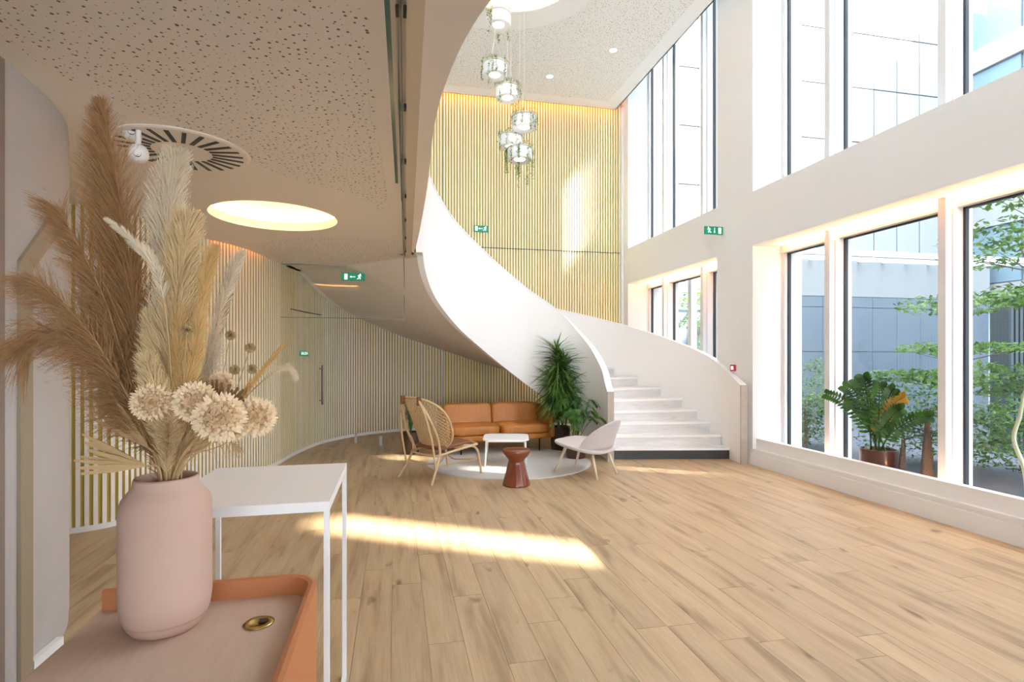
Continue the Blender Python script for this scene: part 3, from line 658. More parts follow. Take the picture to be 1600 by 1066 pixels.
# ---------------------------------------------------------------- pendants
PD = [(779, 32, 7.35), (773, 110, 7.25), (793, 146, 7.55), (819, 192, 7.3), (798, 222, 7.6), (812, 242, 7.2)]
PLB = ['drum pendant lamp with trailing greenery, topmost of the six', 'drum pendant lamp with trailing greenery, second from the top', 'drum pendant lamp with trailing greenery, third from the top', 'drum pendant lamp set furthest right with few vines, fourth from the top', 'drum pendant lamp with greenery half behind the lowest one', 'drum pendant lamp with the longest vines, lowest of the six']
def drum(t, k):
    R_ = .165
    MB().lathe([(.075, -.001), (R_-.01, -.02), (R_, .0), (R_, .12), (R_-.015, .135), (.06, .135), (.06, .14), (R_-.02, .09)], n=36).build('shade', M['lamp_white'], t, smooth=True)
    MB().lathe([(.001, .0), (.085, .0), (.085, .01)], n=32).build('diffuser', M['lamp_glow'], t, smooth=True)
    MB().lathe([(R_-.02, .137), (R_+.008, .137), (R_+.008, .142), (R_-.02, .142)], n=36).build('planter_ring', M['white_metal'], t)
    wz = ZC+.5-t.location.z
    w3 = MB()
    for a in (0, 2.1, 4.2): w3.tube([(.12*math.cos(a), .12*math.sin(a), .15), (.0, .0, .5)], .0012, 3)
    w3.tube([(0, 0, .5), (0, 0, wz)], .0018, 3); w3.build('cable', M['lamp_white'], t)
    rnd = random.Random(k+3); v = MB()
    nv = [11, 9, 10, 7, 9, 16][k]
    for i in range(nv):
        a = rnd.random()*2*PI; L_ = rnd.uniform(.12, .36) if k != 5 else rnd.uniform(.2, .5)
        if k == 3: L_ *= .8
        x0, y0 = (R_+.01)*math.cos(a), (R_+.01)*math.sin(a)
        dx = rnd.uniform(-.01, .03)
        pts = [(x0*.85, y0*.85, .17), (x0, y0, .16), (x0+dx*math.cos(a), y0+dx*math.sin(a), .16-L_)]
        v.tube(pts, .0012, 3)
        for j in range(int(L_*190)):
            f = rnd.random(); c = Vector((x0, y0, .16-L_*f))+Vector((rnd.gauss(0, .012), rnd.gauss(0, .012), 0)); s_ = rnd.uniform(.008, .015)
            d1 = Vector((rnd.gauss(0, 1), rnd.gauss(0, 1), rnd.gauss(0, 1))).normalized()*s_; d2 = d1.orthogonal().normalized()*s_*.7
            v.add([c-d1, c+d2, c+d1, c-d2], [(0, 1, 2, 3)])
    for j in range(170):
        a = rnd.random()*2*PI; rr_ = R_*rnd.uniform(.75, 1.1); c = Vector((rr_*math.cos(a), rr_*math.sin(a), .16+rnd.uniform(0, .05))); s_ = rnd.uniform(.008, .014)
        d1 = Vector((rnd.gauss(0, 1), rnd.gauss(0, 1), rnd.gauss(0, 1))).normalized()*s_; d2 = d1.orthogonal().normalized()*s_*.7
        v.add([c-d1, c+d2, c+d1, c-d2], [(0, 1, 2, 3)])
    v.build('trailing_greenery', M['leafvine'], t, recalc=False)
for k, (u, v, d) in enumerate(PD):
    p = px(u, v, d); t = thing('pendant_lamp', PLB[k], 'pendant lamp', (p.x, p.y, p.z-.06), 0, 'pendant lamps over the stairwell'); drum(t, k)

# ---------------------------------------------------------------- rug, sofa, tables, chairs
t = MB().lathe([(.001, .014), (1.07, .014), (1.10, .010), (1.105, 0)], n=96); o = t.build('rug', M['rug'], loc=(1.51, 7.25, .0005)); tag(o, 'round pale grey rug under the seating group', 'rug')
SR = math.atan2(.11, 1.13)
sf = thing('sofa', 'cognac leather two-seat sofa with slim black legs', 'sofa', (1.49, 8.2, .012), SR)
SW, SDp = 1.66, .78
MB().add(*superbox(SW-.03, SDp-.02, .09, 12, 6, (0, 0, .225))).build('base_frame', M['leather'], sf, smooth=True)
for s_ in (-1, 1):
    MB().add(*superbox(.055, SDp, .36, 16, 10, (s_*(SW/2-.027), 0, .37), lambda x, y, z: (x+s_*0, y, z+(y+SDp/2)*.16*(1 if z > 0 else 0)))).build('armrest', M['leather'], sf, smooth=True)
MB().add(*superbox(SW-.04, .07, .38, 9, 10, (0, SDp/2-.045, .40))).build('back_frame', M['leather'], sf, smooth=True)
def wr_(seed, amp):
    def f(x, y, z):
        nz_ = noise.noise(Vector((x*9+seed, y*7, z*3)))
        return (x, y+nz_*amp, z+nz_*amp*.8)
    return f
for s_ in (-1, 1):
    MB().add(*superbox(.765, .62, .15, 6, 16, (s_*.385, -.07, .335), wr_(3+s_, .010))).build('seat_cushion', M['leather'], sf, smooth=True)
    def tilt(x, y, z, f=wr_(9+s_*2, .010)):
        x, y, z = f(x, y, z); return (x, y+z*.22, z)
    MB().add(*superbox(.765, .17, .37, 8, 16, (s_*.385, .24, .505), tilt)).build('back_cushion', M['leather'], sf, smooth=True)
for x in (-.60, .60):
    for y in (-.34, .30):
        MB().tube([(x, y, .19), (x, y, 0)], .011, 8).box((x, y, .186), (.05, .05, .01)).build('leg', M['dark_metal'], sf)
# coffee table
ct = thing('coffee_table', 'low white coffee table with rounded square top', 'table', (1.44, 7.10, .012), math.radians(-12))
def rsq(s, r, n=6):
    out = []
    for (cx, cy, a0) in ((s-r, s-r, 0), (-s+r, s-r, PI/2), (-s+r, -s+r, PI), (s-r, -s+r, 1.5*PI)):
        out += [(cx+r*math.cos(a0+PI/2*k/n), cy+r*math.sin(a0+PI/2*k/n)) for k in range(n+1)]
    return out
MB().prism(rsq(.30, .11), .335, .35).build('tabletop', M['white_metal'], ct, bevel=.003)
ap = MB()
for a in range(4):
    ca, sa = math.cos(a*PI/2), math.sin(a*PI/2); ap.tube([(.25*ca-.25*sa, .25*sa+.25*ca, .325), (-.25*sa+-.25*ca, .25*ca-.25*sa, .325)], .008, 6)
ap.build('under_frame', M['white_metal'], ct)
for sx, sy in ((1, 1), (1, -1), (-1, 1), (-1, -1)):
    MB().tube([(sx*.25, sy*.25, .335), (sx*.265, sy*.265, 0)], .013, 10, r2=.010).build('leg', M['white_metal'], ct, smooth=True)
# ceramic stool
cs = thing('ceramic_stool', 'glossy red-brown glazed stool pinched at the waist', 'stool', (1.32, 5.93, 0))
prof = [(.001, 0), (.150, 0), (.156, .012), (.152, .03), (.128, .12), (.096, .235), (.088, .262), (.092, .285), (.13, .325), (.153, .36), (.156, .385), (.150, .398), (.12, .401), (.001, .401)]
NF = 14; P = []
for r, z in prof:
    P.append([((r*(1+(.012*math.cos(NF*2*PI*k/84) if .01 < z < .3 else 0)))*math.cos(2*PI*k/84), (r*(1+(.012*math.cos(NF*2*PI*k/84) if .01 < z < .3 else 0)))*math.sin(2*PI*k/84), z) for k in range(84)])
o = MB().grid(P, closed=True).build('stool_body', M['ceramic_red'], cs, smooth=True); autosm(o, 35)

# rattan lounge chair: local +y faces forward
rc = thing('rattan_lounge_chair', 'rattan lounge chair with tall rounded cane back and brown leather seat', 'chair', (.517, 6.566, 0), math.atan2(.58, .81)-PI/2)
def tb(name, pts, r, m='rattan', par=rc, n=8, r2=None, sm=5): return MB().tube(cr(pts, sm) if len(pts) > 2 else pts, r, n, True, r2).build(name, M[m], par, smooth=True)
R = .0155
for s_ in (-1, 1):
    tb('leg', [(s_*.31, .40, 0), (s_*.305, .37, .18), (s_*.295, .33, .32), (s_*.26, .22, .37), (s_*.2, .05, .36)], R)
    tb('leg', [(s_*.31, -.38, 0), (s_*.27, -.27, .17), (s_*.245, -.20, .34), (s_*.25, -.24, .48)], R)
    tb('back_pole', [(s_*.27, -.28, .14), (s_*.275, -.335, .45), (s_*.24, -.40, .75), (s_*.15, -.43, .93)], .012)
    tb('back_pole', [(s_*.22, -.17, .30), (s_*.27, -.27, .55), (s_*.22, -.38, .80), (s_*.15, -.43, .93)], R)
    tb('side_rail', [(s_*.25, -.22, .30), (s_*.27, .02, .335), (s_*.29, .30, .37), (s_*.27, .36, .375)], R)
    tb('brace', [(s_*.27, -.25, .20), (s_*.12, -.12, .15), (s_*.10, .10, .14), (s_*.30, .36, .20)], .010)
tb('front_rail', [(-.29, .34, .37), (-.15, .39, .375), (.15, .39, .375), (.29, .34, .37)], R)
tb('rear_rail', [(-.25, -.22, .30), (0, -.26, .29), (.25, -.22, .30)], R)
tb('brace', [(-.27, .36, .19), (0, .24, .17), (.27, .36, .19)], .010)
vs, fs = superbox(.50, .54, .045, 6, 10, (0, .06, .385), lambda x, y, z: (x, y, z+y*.05)); MB().add(vs, fs).build('seat_pad', M['leather_dk'], rc, smooth=True)
def shell(a, b):   # a across [-1,1], b up [-1,1] in a unit disc
    x = a*.345*(1+.04*b); s = b*.335
    z = .645+s*.95; y = -.29-s*.40+.17*(abs(a)**2.0)
    return Vector((x, y, z))
def disc(r, th):
    a, b = r*math.cos(th), r*math.sin(th)
    q = (abs(a)**2.6+abs(b)**2.6)**(1/2.6); f = (r/q) if q > 0 else 1
    return a*f, b*f
rim = [shell(*disc(1, 2*PI*k/48)) for k in range(49)]
tb('back_rim', rim, .014, sm=1)
NG = 30; gm = MB(); idx = {}
# diagonal cane lattice clipped to the disc
for i in range(-NG, NG+1):
    for fam in (0, 1, 2):
        pts = []
        for j in range(-NG, NG+1):
            if fam == 0: a, b = i/NG*1.0, j/NG
            elif fam == 1: a, b = (i+j)/NG, (j-i)/NG
            else: a, b = (i+j)/NG, (i-j)/NG
            if fam == 0 and i % 2: continue
            if fam and i % 2: continue
            if abs(a)**2.6+abs(b)**2.6 <= .98: pts.append(shell(a, b))
        if len(pts) > 2: gm.tube(pts[::2]+[pts[-1]], .0044, 3, False)
gm.build('cane_back', M['cane'], rc, recalc=False)
for s_ in (-1, 1):
    MB().box((s_*.15, -.425, .93), (.02, .05, .10)).build('leather_strap', M['leather_dk'], rc)

# pale lounge chair
lc = thing('lounge_chair', 'pale rose upholstered lounge chair with tapered light wood legs', 'chair', (2.28, 6.32, 0), math.atan2(.788, -.616)-PI/2)
def seatfn(x, y, z):
    e = 1-.12*max(0, y/.33); return (x*e, y, z+.045*(y/.33)+.02*(x/.35)**2)
MB().add(*superbox(.70, .66, .075, 3.2, 14, (0, .02, .345), seatfn)).build('seat', M['fabric'], lc, smooth=True)
P1, P2 = [], []
NA = 40
def bshell(t_, u_, off_):
    a = (-1+2*t_)*1.22; hh = (math.cos((-1+2*t_)*PI/2)**.55) if abs(-1+2*t_) < 1 else 0
    z = .34+u_*(.33*hh+.015); rr_ = .335+u_*.03*hh+off_
    return (rr_*1.02*math.sin(a), -.30*math.cos(a)*1.0-.02-u_*hh*.12-off_*math.cos(a)+.02, z)
bk = MB()
inn_ = [[bshell(i/NA, j/10, -.025*math.sin(PI*min(1, .15+j/10*.85))) for j in range(11)] for i in range(NA+1)]
out_ = [[bshell(i/NA, j/10, .012) for j in range(11)] for i in range(NA+1)]
loop = [a_+b_[::-1] for a_, b_ in zip(inn_, out_)]
bk.grid(loop, closed=True).build('backrest', M['fabric'], lc, smooth=True)
for sx in (-1, 1):
    for sy, ty in ((.20, .31), (-.20, -.30)):
        MB().tube([(sx*.17, sy*.9, .33), (sx*.23, ty, 0)], .021, 10, r2=.012).build('leg', M['ash'], lc, smooth=True)

# ---------------------------------------------------------------- indoor plants
def pot(root, r, h, m, taper=.85, z=0):
    pf = [(.001, z), (r*taper, z), (r*taper+.004, z+.005), (r, z+h), (r*.92, z+h), (r*.88, z+h-.03), (.001, z+h-.03)]
    o = MB().lathe(pf[:6], n=32).build('pot', M[m], root, smooth=True); autosm(o, 40)
    MB().lathe([(.001, z+h-.028), (r*.89, z+h-.028)], n=24).build('soil', M['soil'], root)
dr = thing('dracaena_plant', 'tall dracaena with dense narrow dark leaves beside the sofa', 'plant', (2.47, 8.0, 0))
pot(dr, .155, .36, 'pot_dark', .86)
rnd = random.Random(5)
canes = [((-.03, 0), (-.05, .02), 1.30, 1.0), ((.04, .03), (.06, -.02), 1.18, .9), ((0, -.05), (-.14, -.02), .85, .75), ((-.05, -.02), (.0, .04), .98, .8), ((.05, -.03), (.10, -.06), .78, .6)]
for (b, tp, h, s_) in canes:
    pts = cr([(b[0], b[1], .3), ((b[0]+tp[0])/2+.01, (b[1]+tp[1])/2, h*.6), (tp[0], tp[1], h+.2)], 5)
    MB().tube(pts, .018, 7, r2=.010).build('cane', M['bark'], dr, smooth=True)
    lf = MB()
    for i in range(int(330*s_)):
        f = rnd.random()**.8; zz = .70*h+(h+.22-.70*h)*f; a = rnd.random()*2*PI
        up = -.5+1.45*f**2.2+rnd.uniform(-.2, .25); L_ = rnd.uniform(.28, .50)*(.75+.25*s_)
        i0 = max(0, min(len(pts)-1, int((zz-.3)/(h-.1)*(len(pts)-1)))); c = Vector((pts[i0].x, pts[i0].y, zz))
        d = Vector((math.cos(a), math.sin(a), up)).normalized(); dn = .28*(1-f*.6)
        P_ = [c, c+d*L_*.35+Vector((0, 0, .02)), c+d*L_*.7-Vector((0, 0, dn*L_*.45)), c+d*L_-Vector((0, 0, dn*L_*1.35))]
        lf.ribbon(P_, [.005, .009, .007, .0008], Vector((-math.sin(a)*.0, .0, 1))+Vector((rnd.gauss(0, .3), rnd.gauss(0, .3), 0)))
    lf.build('leaf_crown', M['leafdk'], dr, recalc=False)
pp = thing('parlour_palm', 'bushy small palm in a brown pot behind the pale chair', 'plant', (2.47, 7.27, 0))
pot(pp, .15, .30, 'pot_brown', .85)
for i in range(30):
    a = rnd.random()*2*PI; L_ = rnd.uniform(.35, .62); lean = rnd.uniform(.12, 1.0)
    b = Vector((rnd.uniform(-.06, .06), rnd.uniform(-.06, .06), .27)); hd = Vector((math.cos(a), math.sin(a), 0))
    hh = L_*(1.15-.45*lean)
    pts = cr([b, b+hd*L_*lean*.25+Vector((0, 0, hh*.6)), b+hd*L_*lean*.62+Vector((0, 0, hh*.98)), b+hd*L_*lean*1.0+Vector((0, 0, hh*(1.0-.38*lean)))], 6)
    if (b+hd*L_*lean).y+7.27 > 8.0: continue
    f = MB(); f.tube(pts, .0035, 4, r2=.001)
    for j in range(6, len(pts)):
        t_ = (pts[min(j+1, len(pts)-1)]-pts[j-1]).normalized(); side = t_.cross(Vector((0, 0, 1)));
        if side.length < .1: side = Vector((math.sin(a), -math.cos(a), 0))
        side.normalize()
        for h2 in (0, .5):
            c = pts[j] if not h2 else (pts[j]+pts[j-1])/2
            for s_ in (-1, 1):
                l_ = .11*(1-.5*abs((j/len(pts))-.6)/.4)
                d = (side*s_+t_*.55+Vector((0, 0, rnd.uniform(-.25, .1)))).normalized()
                f.ribbon([c, c+d*l_*.5, c+d*l_-Vector((0, 0, .02))], [.003, .008, .001], Vector((0, 0, 1))+t_*.2)
    f.build('frond', M['leafpalm'], pp, recalc=False)
sp = thing('leafy_plant', 'small leafy plant half hidden behind the rattan chair', 'plant', (.22, 8.15, 0))
pot(sp, .13, .32, 'pot_dark', .85)
for i in range(9):
    a = i*2.4; f = MB(); hd = Vector((math.cos(a), math.sin(a), 0)); L_ = rnd.uniform(.06, .15)
    pts = [Vector((0, 0, .28)), hd*L_*.4+Vector((0, 0, .5)), hd*L_+Vector((0, 0, rnd.uniform(.62, .8)))]
    f.tube(cr(pts, 4), .004, 4)
    for j in range(16):
        c = pts[1].lerp(pts[2], j/15); b_ = rnd.random()*2*PI; d = Vector((math.cos(b_), math.sin(b_), .2)); f.ribbon([c, c+d*.035, c+d*.075-Vector((0, 0, .015))], [.004, .019, .002], Vector((0, 0, 1)))
    f.build('stem_with_leaves', M['leafpalm'], sp, recalc=False)
# zz-like plant in the window trough
zz = thing('glossy_leaf_plant', 'glossy dark green plant in a brown pot in the window trough', 'plant', (4.945, 4.76, .1))
pot(zz, .175, .37, 'pot_brown', .96)
fr = [(-1.15, .62, .80), (-.75, .5, .95), (-.35, .3, 1.05), (-.05, .25, 1.12), (.25, .35, 1.02), (.5, .5, .95), (.95, .66, .83), (1.2, .7, .62), (-.75, .2, .7), (.75, .25, .68)]
RD = Vector((math.cos(TH), -math.sin(TH), 0)).normalized(); FD = Vector((-.12, -.35, 0))
for i, (lat, dep, ht) in enumerate(fr):
    b = Vector((rnd.uniform(-.06, .06), rnd.uniform(-.06, .06), .33))
    dirv = Vector((-.10+lat*.08, -lat*.42, 0)) + FD*dep*.35*(1 if i % 2 else -.4)
    if dirv.x > .12: dirv.x = .12
    tip = b+dirv+Vector((0, 0, ht*.72))
    pts = cr([b, b+dirv*.25+Vector((0, 0, ht*.36)), b+dirv*.68+Vector((0, 0, ht*.64)), tip], 7)
    f = MB(); f.tube(pts, .009, 6, r2=.003); n_ = len(pts)
    for j in range(5, n_):
        t_ = (pts[min(j+1, n_-1)]-pts[j-1]).normalized(); side = t_.cross(Vector((-.75, -.6, .25))).normalized()
        for s_ in (-1, 1):
            l_ = .115*(1-.45*(j/n_)); d = (side*s_+t_*.45).normalized(); c = pts[j]
            f.ribbon([c, c+d*l_*.35+t_*.0, c+d*l_*.7, c+d*l_], [.004, .0165, .013, .001], Vector((-.75, -.6, .3)))
    f.build('frond', M['leafyellow'] if i in (6,) else M['leafzz'], zz, recalc=False)
# cones and bent stem
def cone(name, loc, h, r, label):
    P = []
    for j in range(13):
        f = j/12; rr_ = r*(1-f)**.85+.004; P.append([(rr_*(1+.08*noise.noise(Vector((k*.7, j*.6, h))))*math.cos(2*PI*k/16), rr_*math.sin(2*PI*k/16), h*f) for k in range(16)])
    o = MB().grid(P, closed=True).build(name, M['cone'], smooth=True, loc=loc); return tag(o, label, 'cone ornament')
cone('wooden_cone', (4.98, 4.26, .1), .84, .068, 'tall dark rough wooden cone standing in the window trough')
cone('wooden_cone', (4.99, 4.53, .1), .50, .052, 'short rough wooden cone beside the brown plant pot')
pts = cr([(5.0, 3.42, .1), (4.99, 3.44, .5), (4.99, 3.52, .75), (4.98, 3.47, .95), (4.98, 3.44, 1.13), (4.98, 3.40, 1.20)], 6)
tag(MB().tube(pts, .018, 8, r2=.011).build('bent_stem', M['cactus'], smooth=True), 'pale bent plant stem rising in the rightmost window', 'plant')

# ---------------------------------------------------------------- console table and tray table
wt = thing('console_table', 'white thin-legged high table behind the pink vase', 'table', (0, 0, 0))
c00, c10, c11, c01 = Vector((-.745, 1.905, 0)), Vector((-.222, 1.905, 0)), Vector((-.222, 2.55, 0)), Vector((-.745, 2.55, 0))
m = MB(); m.bb(-.752, -.215, 1.897, 2.557, .951, .963); m.build('tabletop', M['white_metal'], wt)
fm = MB(); 
for (x0, x1, y0, y1) in ((-.734, -.233, 1.897, 1.915), (-.734, -.233, 2.539, 2.557), (-.752, -.734, 1.915, 2.539), (-.233, -.215, 1.915, 2.539)): fm.bb(x0, x1, y0, y1, .93, .951)
fm.build('top_frame', M['white_metal'], wt)
for x in (-.752, -.233):
    for y in (1.897, 2.539): MB().bb(x, x+.018, y, y+.018, 0, .951).build('leg', M['white_metal'], wt)
for x in (-.752, -.233): MB().bb(x, x+.018, 1.915, 2.539, 0, .018).build('floor_bar', M['white_metal'], wt)

tt = thing('tray_table', 'orange rimmed side cabinet with wooden top', 'table', (0, 0, 0))
X0, X1, Y0, Y1, ZT_ = -.785, -.24, .30, 1.69, .75
MB().bb(X0, X1, Y0, Y1-.0, ZT_-.02, ZT_).build('wooden_top', M['table_wood'], tt)
def rimpath(o_):   # back and right side with rounded corner
    r = .075+o_; cx, cy = X1-.075, Y1-.075
    return [(X0-.0, Y1+o_)]+[(cx+r*math.sin(a*PI/16), cy+r*math.cos(a*PI/16)) for a in range(9)]+[(X1+o_, Y0)]
a, b = rimpath(0), rimpath(.022)
P = []
for (xi, yi), (xo, yo) in zip(a, b): P.append([(xi, yi, ZT_-.03), (xo, yo, .08), (xo, yo, ZT_+.052), ((xi+xo)/2, (yi+yo)/2, ZT_+.055), (xi, yi, ZT_+.052)])
m = MB(); m.grid(P, closed=True); m.add(P[0], [(0, 1, 2, 3, 4)]); m.add(P[-1], [(4, 3, 2, 1, 0)])
m.build('rim', M['orange'], tt)
MB().bb(X0, X0+.02, Y0, Y1, .08, ZT_-.02).build('side_panel', M['orange'], tt)
MB().bb(X0+.02, X1-.02, Y0, Y0+.02, .08, ZT_-.02).build('front_panel', M['orange'], tt)
for x in (X0+.05, X1-.08):
    for y in (Y0+.05, Y1-.1): MB().bb(x, x+.03, y, y+.03, 0, .08).build('leg', M['dark_metal'], tt)
g = MB().lathe([(.036, 0), (.037, .003), (.024, .004), (.022, -.0005), (.001, -.0005)], n=32).build('cable_grommet', M['brass'], tt, smooth=True, loc=(-.347, 1.524, ZT_+.0006))
MB().box((.008, .008, .003), (.02, .02, .002)).build('opening', M['gasket'], g)

VX, VY = -.578, 1.56
vz = thing('vase', 'large matte blush pink vase on the wooden top', 'vase', (VX, VY, ZT_))
vp = [(.001, .0), (.070, 0), (.078, .004), (.088, .018), (.100, .045), (.1045, .08), (.1045, .295), (.1035, .315), (.098, .335), (.086, .352), (.077, .362), (.074, .370), (.073, .382), (.070, .388), (.066, .384), (.066, .36), (.085, .335), (.095, .28), (.095, .03), (.001, .02)]
MB().lathe(vp, n=64).build('vase_body', M['vase'], vz, smooth=True)

# ---------------------------------------------------------------- dried arrangement (every stem its own thing)
MOUTH = Vector((VX, VY, ZT_+.36))
def stem_base(k):
    a = k*2.39; return Vector((VX+.035*math.cos(a), VY+.035*math.sin(a), ZT_+.03))
def plume(label, mats, ctrl, k, start=.25, n=700, lmax=.2, up=.6, hair=8, wd=.0006, bias=None, seed=1, lprof=None, grp=None, droop=.25):
    rnd = random.Random(seed)
    base = stem_base(k); lip = MOUTH+Vector((.045*math.cos(k*2.39), .045*math.sin(k*2.39), .02))
    lip = MOUTH+(Vector(ctrl[0])-MOUTH).normalized()*.05; 
    t = thing('pampas_grass', label, 'dried grass', base, 0, grp)
    pts = cr([base, lip]+[Vector(c) for c in ctrl], 10)
    loc = [p-base for p in pts]
    MB().tube(loc, .0028, 5, r2=.0012).build('stem', M['straw'], t, smooth=True)
    m = MB(); nn = len(loc)
    for i in range(n):
        f = start+(1-start)*rnd.random()**.9
        q = f*(nn-1); i0 = int(q); i1 = min(nn-1, i0+1); c = loc[i0].lerp(loc[i1], q-i0)
        T = (loc[i1]-loc[max(0, i0-1)]).normalized()
        g = (f-start)/(1-start)
        Lb = lmax*(lprof(g) if lprof else (math.sin(PI*min(1, g*.9+.12))**.6))*rnd.uniform(.6, 1.1)
        rad = Vector((rnd.gauss(0, 1), rnd.gauss(0, 1), rnd.gauss(0, 1)))
        if bias is not None: rad += Vector(bias)
        rad = (rad-T*rad.dot(T)).normalized()
        d = (T*up+rad*(1-up*.5)).normalized()
        P_ = [c, c+d*Lb*.5, c+d*Lb-Vector((0, 0, Lb*droop*rnd.uniform(.3, 1.2)))]
        m.ribbon(P_, [wd*1.3, wd*1.1, wd*.4])
        for j in range(hair):
            s_ = rnd.random(); cc = P_[0].lerp(P_[1], s_*2) if s_ < .5 else P_[1].lerp(P_[2], s_*2-1)
            hd = (d+Vector((rnd.gauss(0, .5), rnd.gauss(0, .5), rnd.gauss(0, .5)))).normalized()*Lb*rnd.uniform(.08, .2)
            sd_ = hd.orthogonal().normalized()*wd*.5
            m.add([cc-sd_, cc+sd_, cc+hd], [(0, 1, 2)])
    m.build('plume', M[mats], t, recalc=False)
    return t
def at(u, v, d=1.42): return px(u, v, d)
RT = [math.cos(TH), -math.sin(TH), 0]
LEFT = (-1.6, .3, .2)
plume('large rust-brown pampas plume, tallest of the bouquet', 'pampas_br', [at(222, 600, 1.45), at(205, 420, 1.46), at(180, 270, 1.47), at(160, 158, 1.48)], 0, .33, 3600, .22, .85, 9, .0006, (-1.1, 0, 0), 1, lambda g: (1-g)**.75*1.15+.05, None, .05)
plume('brown pampas plume sweeping up to the left', 'pampas_br', [at(205, 600, 1.40), at(160, 460, 1.38), at(95, 330, 1.36)], 1, .30, 1500, .15, .85, 9, .0006, LEFT, 2, lambda g: .9-.3*g, None, .15)
plume('brown pampas plume fanning left at mid height', 'pampas_br', [at(200, 620, 1.36), at(140, 520, 1.33), at(60, 440, 1.30)], 2, .28, 1300, .15, .85, 8, .0006, LEFT, 3, lambda g: 1-.3*g, None, .3)
plume('brown pampas plume drooping lowest at the left', 'pampas_br', [at(205, 650, 1.38), at(150, 560, 1.34), at(80, 520, 1.30), at(35, 545, 1.28)], 3, .25, 1100, .14, .8, 8, .0006, (-1, 0, -.4), 4, lambda g: 1-.3*g, None, .5)
plume('dark brown pampas plume at the core of the bouquet', 'pampas_br', [at(235, 620, 1.5), at(222, 500, 1.52), at(205, 380, 1.53)], 4, .3, 1500, .09, .9, 8, .0008, None, 5, None, None, .1)
plume('cream pampas plume standing tall in the middle', 'pampas_wh', [at(262, 620, 1.45), at(268, 450, 1.46), at(262, 330, 1.46), at(275, 250, 1.47)], 5, .34, 3000, .11, .88, 9, .0008, None, 6, lambda g: (1-g)**.35*1.1+.1, None, 0)
plume('thick creamy pampas plume in front of the tall one', 'pampas_cr', [at(260, 650, 1.36), at(272, 520, 1.36), at(285, 400, 1.37), at(292, 345, 1.38)], 6, .30, 3000, .10, .85, 9, .0008, None, 7, lambda g: (1-g)**.35*1.1+.1, None, 0)
plume('pale slender plume crossing up to the left', 'pampas_wh', [at(268, 600, 1.31), at(250, 440, 1.29), at(210, 380, 1.28), at(165, 342, 1.27)], 7, .55, 900, .035, .95, 5, .0007, None, 8, lambda g: (1-g)**.6+.1, None, 0)
plume('golden grass plume leaning slightly right', 'pampas_yl', [at(290, 640, 1.38), at(310, 500, 1.38), at(325, 420, 1.39), at(338, 385, 1.4)], 8, .35, 2200, .05, .95, 8, .0008, None, 9, None, None, 0)
plume('golden grass plume low in the middle', 'pampas_yl', [at(275, 660, 1.33), at(300, 560, 1.33), at(318, 470, 1.34)], 9, .30, 2200, .06, .95, 8, .0008, None, 10, None, None, 0)
plume('brownish feather grass reaching up right', 'pampas_wh', [at(300, 650, 1.46), at(335, 520, 1.48), at(362, 430, 1.5), at(380, 392, 1.5)], 10, .40, 1500, .05, .95, 6, .0006, None, 11, None, None, 0)
plume('tan feathery spike beside the slat wall', 'dried_dk', [at(305, 650, 1.5), at(340, 520, 1.52), at(358, 450, 1.54), at(376, 400, 1.55)], 11, .45, 1100, .034, .95, 5, .0007, None, 12, None, None, 0)
plume('straw-yellow spike leaning far right', 'pampas_yl', [at(330, 680, 1.42), at(385, 610, 1.43), at(442, 540, 1.44)], 12, .62, 1500, .020, .96, 6, .0009, None, 13, lambda g: (1-g)**.4+.15, None, 0)
plume('soft white plume tip curling down at the right', 'pampas_wh', [at(330, 690, 1.45), at(385, 620, 1.47), at(440, 575, 1.48), at(464, 592, 1.48)], 13, .68, 500, .024, .9, 5, .0006, None, 14, None, None, .3)
plume('cream plume spilling over the left of the vase mouth', 'pampas_cr', [at(262, 670, 1.29), at(240, 600, 1.27), at(228, 555, 1.26)], 14, .25, 2200, .065, .9, 8, .0008, None, 15, None, None, 0)
plume('cream filler plume low on the right of the mouth', 'pampas_cr', [at(295, 690, 1.40), at(315, 640, 1.40), at(322, 590, 1.40)], 15, .25, 2200, .06, .9, 8, .0008, None, 16, None, None, 0)
plume('wispy straw grass hanging over the vase shoulder', 'straw', [at(320, 700, 1.36), at(350, 680, 1.34), at(372, 705, 1.33)], 16, .35, 160, .05, .7, 2, .0006, None, 17, None, None, .8)
# palm spears
def fan(label, tip, k, nb, L_, spread, m, w_=.006, seed=1, ang0=0):
    rnd = random.Random(seed); base = stem_base(k); t = thing('dried_palm_fan', label, 'dried leaf', base)
    hub = Vector(tip); loc = [Vector((0, 0, 0)), MOUTH+(hub-MOUTH).normalized()*.04-base, hub-base]
    MB().tube(cr(loc, 6), .003, 5).build('stem', M['straw'], t, smooth=True)
    ax = (hub-MOUTH).normalized(); R_ = Vector(RT); U = Vector((0, 0, 1)); V = Vector((math.sin(TH), math.cos(TH), 0))
    a0 = ang0 if ang0 > 2 else math.atan2(ax.z, ax.dot(R_))+ang0; b = MB(); h = hub-base
    for i in range(nb):
        a = a0+(i/(nb-1)-.5)*spread; d = R_*math.cos(a)+U*math.sin(a)+V*rnd.uniform(-.12, .12); l_ = L_*rnd.uniform(.85, 1.05)
        wv = V*.3+(R_*-math.sin(a)+U*math.cos(a))*.9
        b.ribbon([h, h+d*l_*.5, h+d*l_], [w_*.3, w_, w_*.5], wv.cross(d))
    b.build('blades', M[m], t, recalc=False)
fan('dried tan palm fan spreading low at the left of the vase', at(228, 728, 1.27), 17, 13, .155, .62, 'straw', .0065, 1, 2.95)
fan('dried tan palm fan pointing up left above the vase', at(232, 700, 1.36), 18, 12, .19, .6, 'straw', .007, 2, 2.35)
fan('dark brown pleated palm fan behind the strawflowers', at(338, 655, 1.34), 19, 17, .095, 2.0, 'dried_dk', .0075, 3, .0)
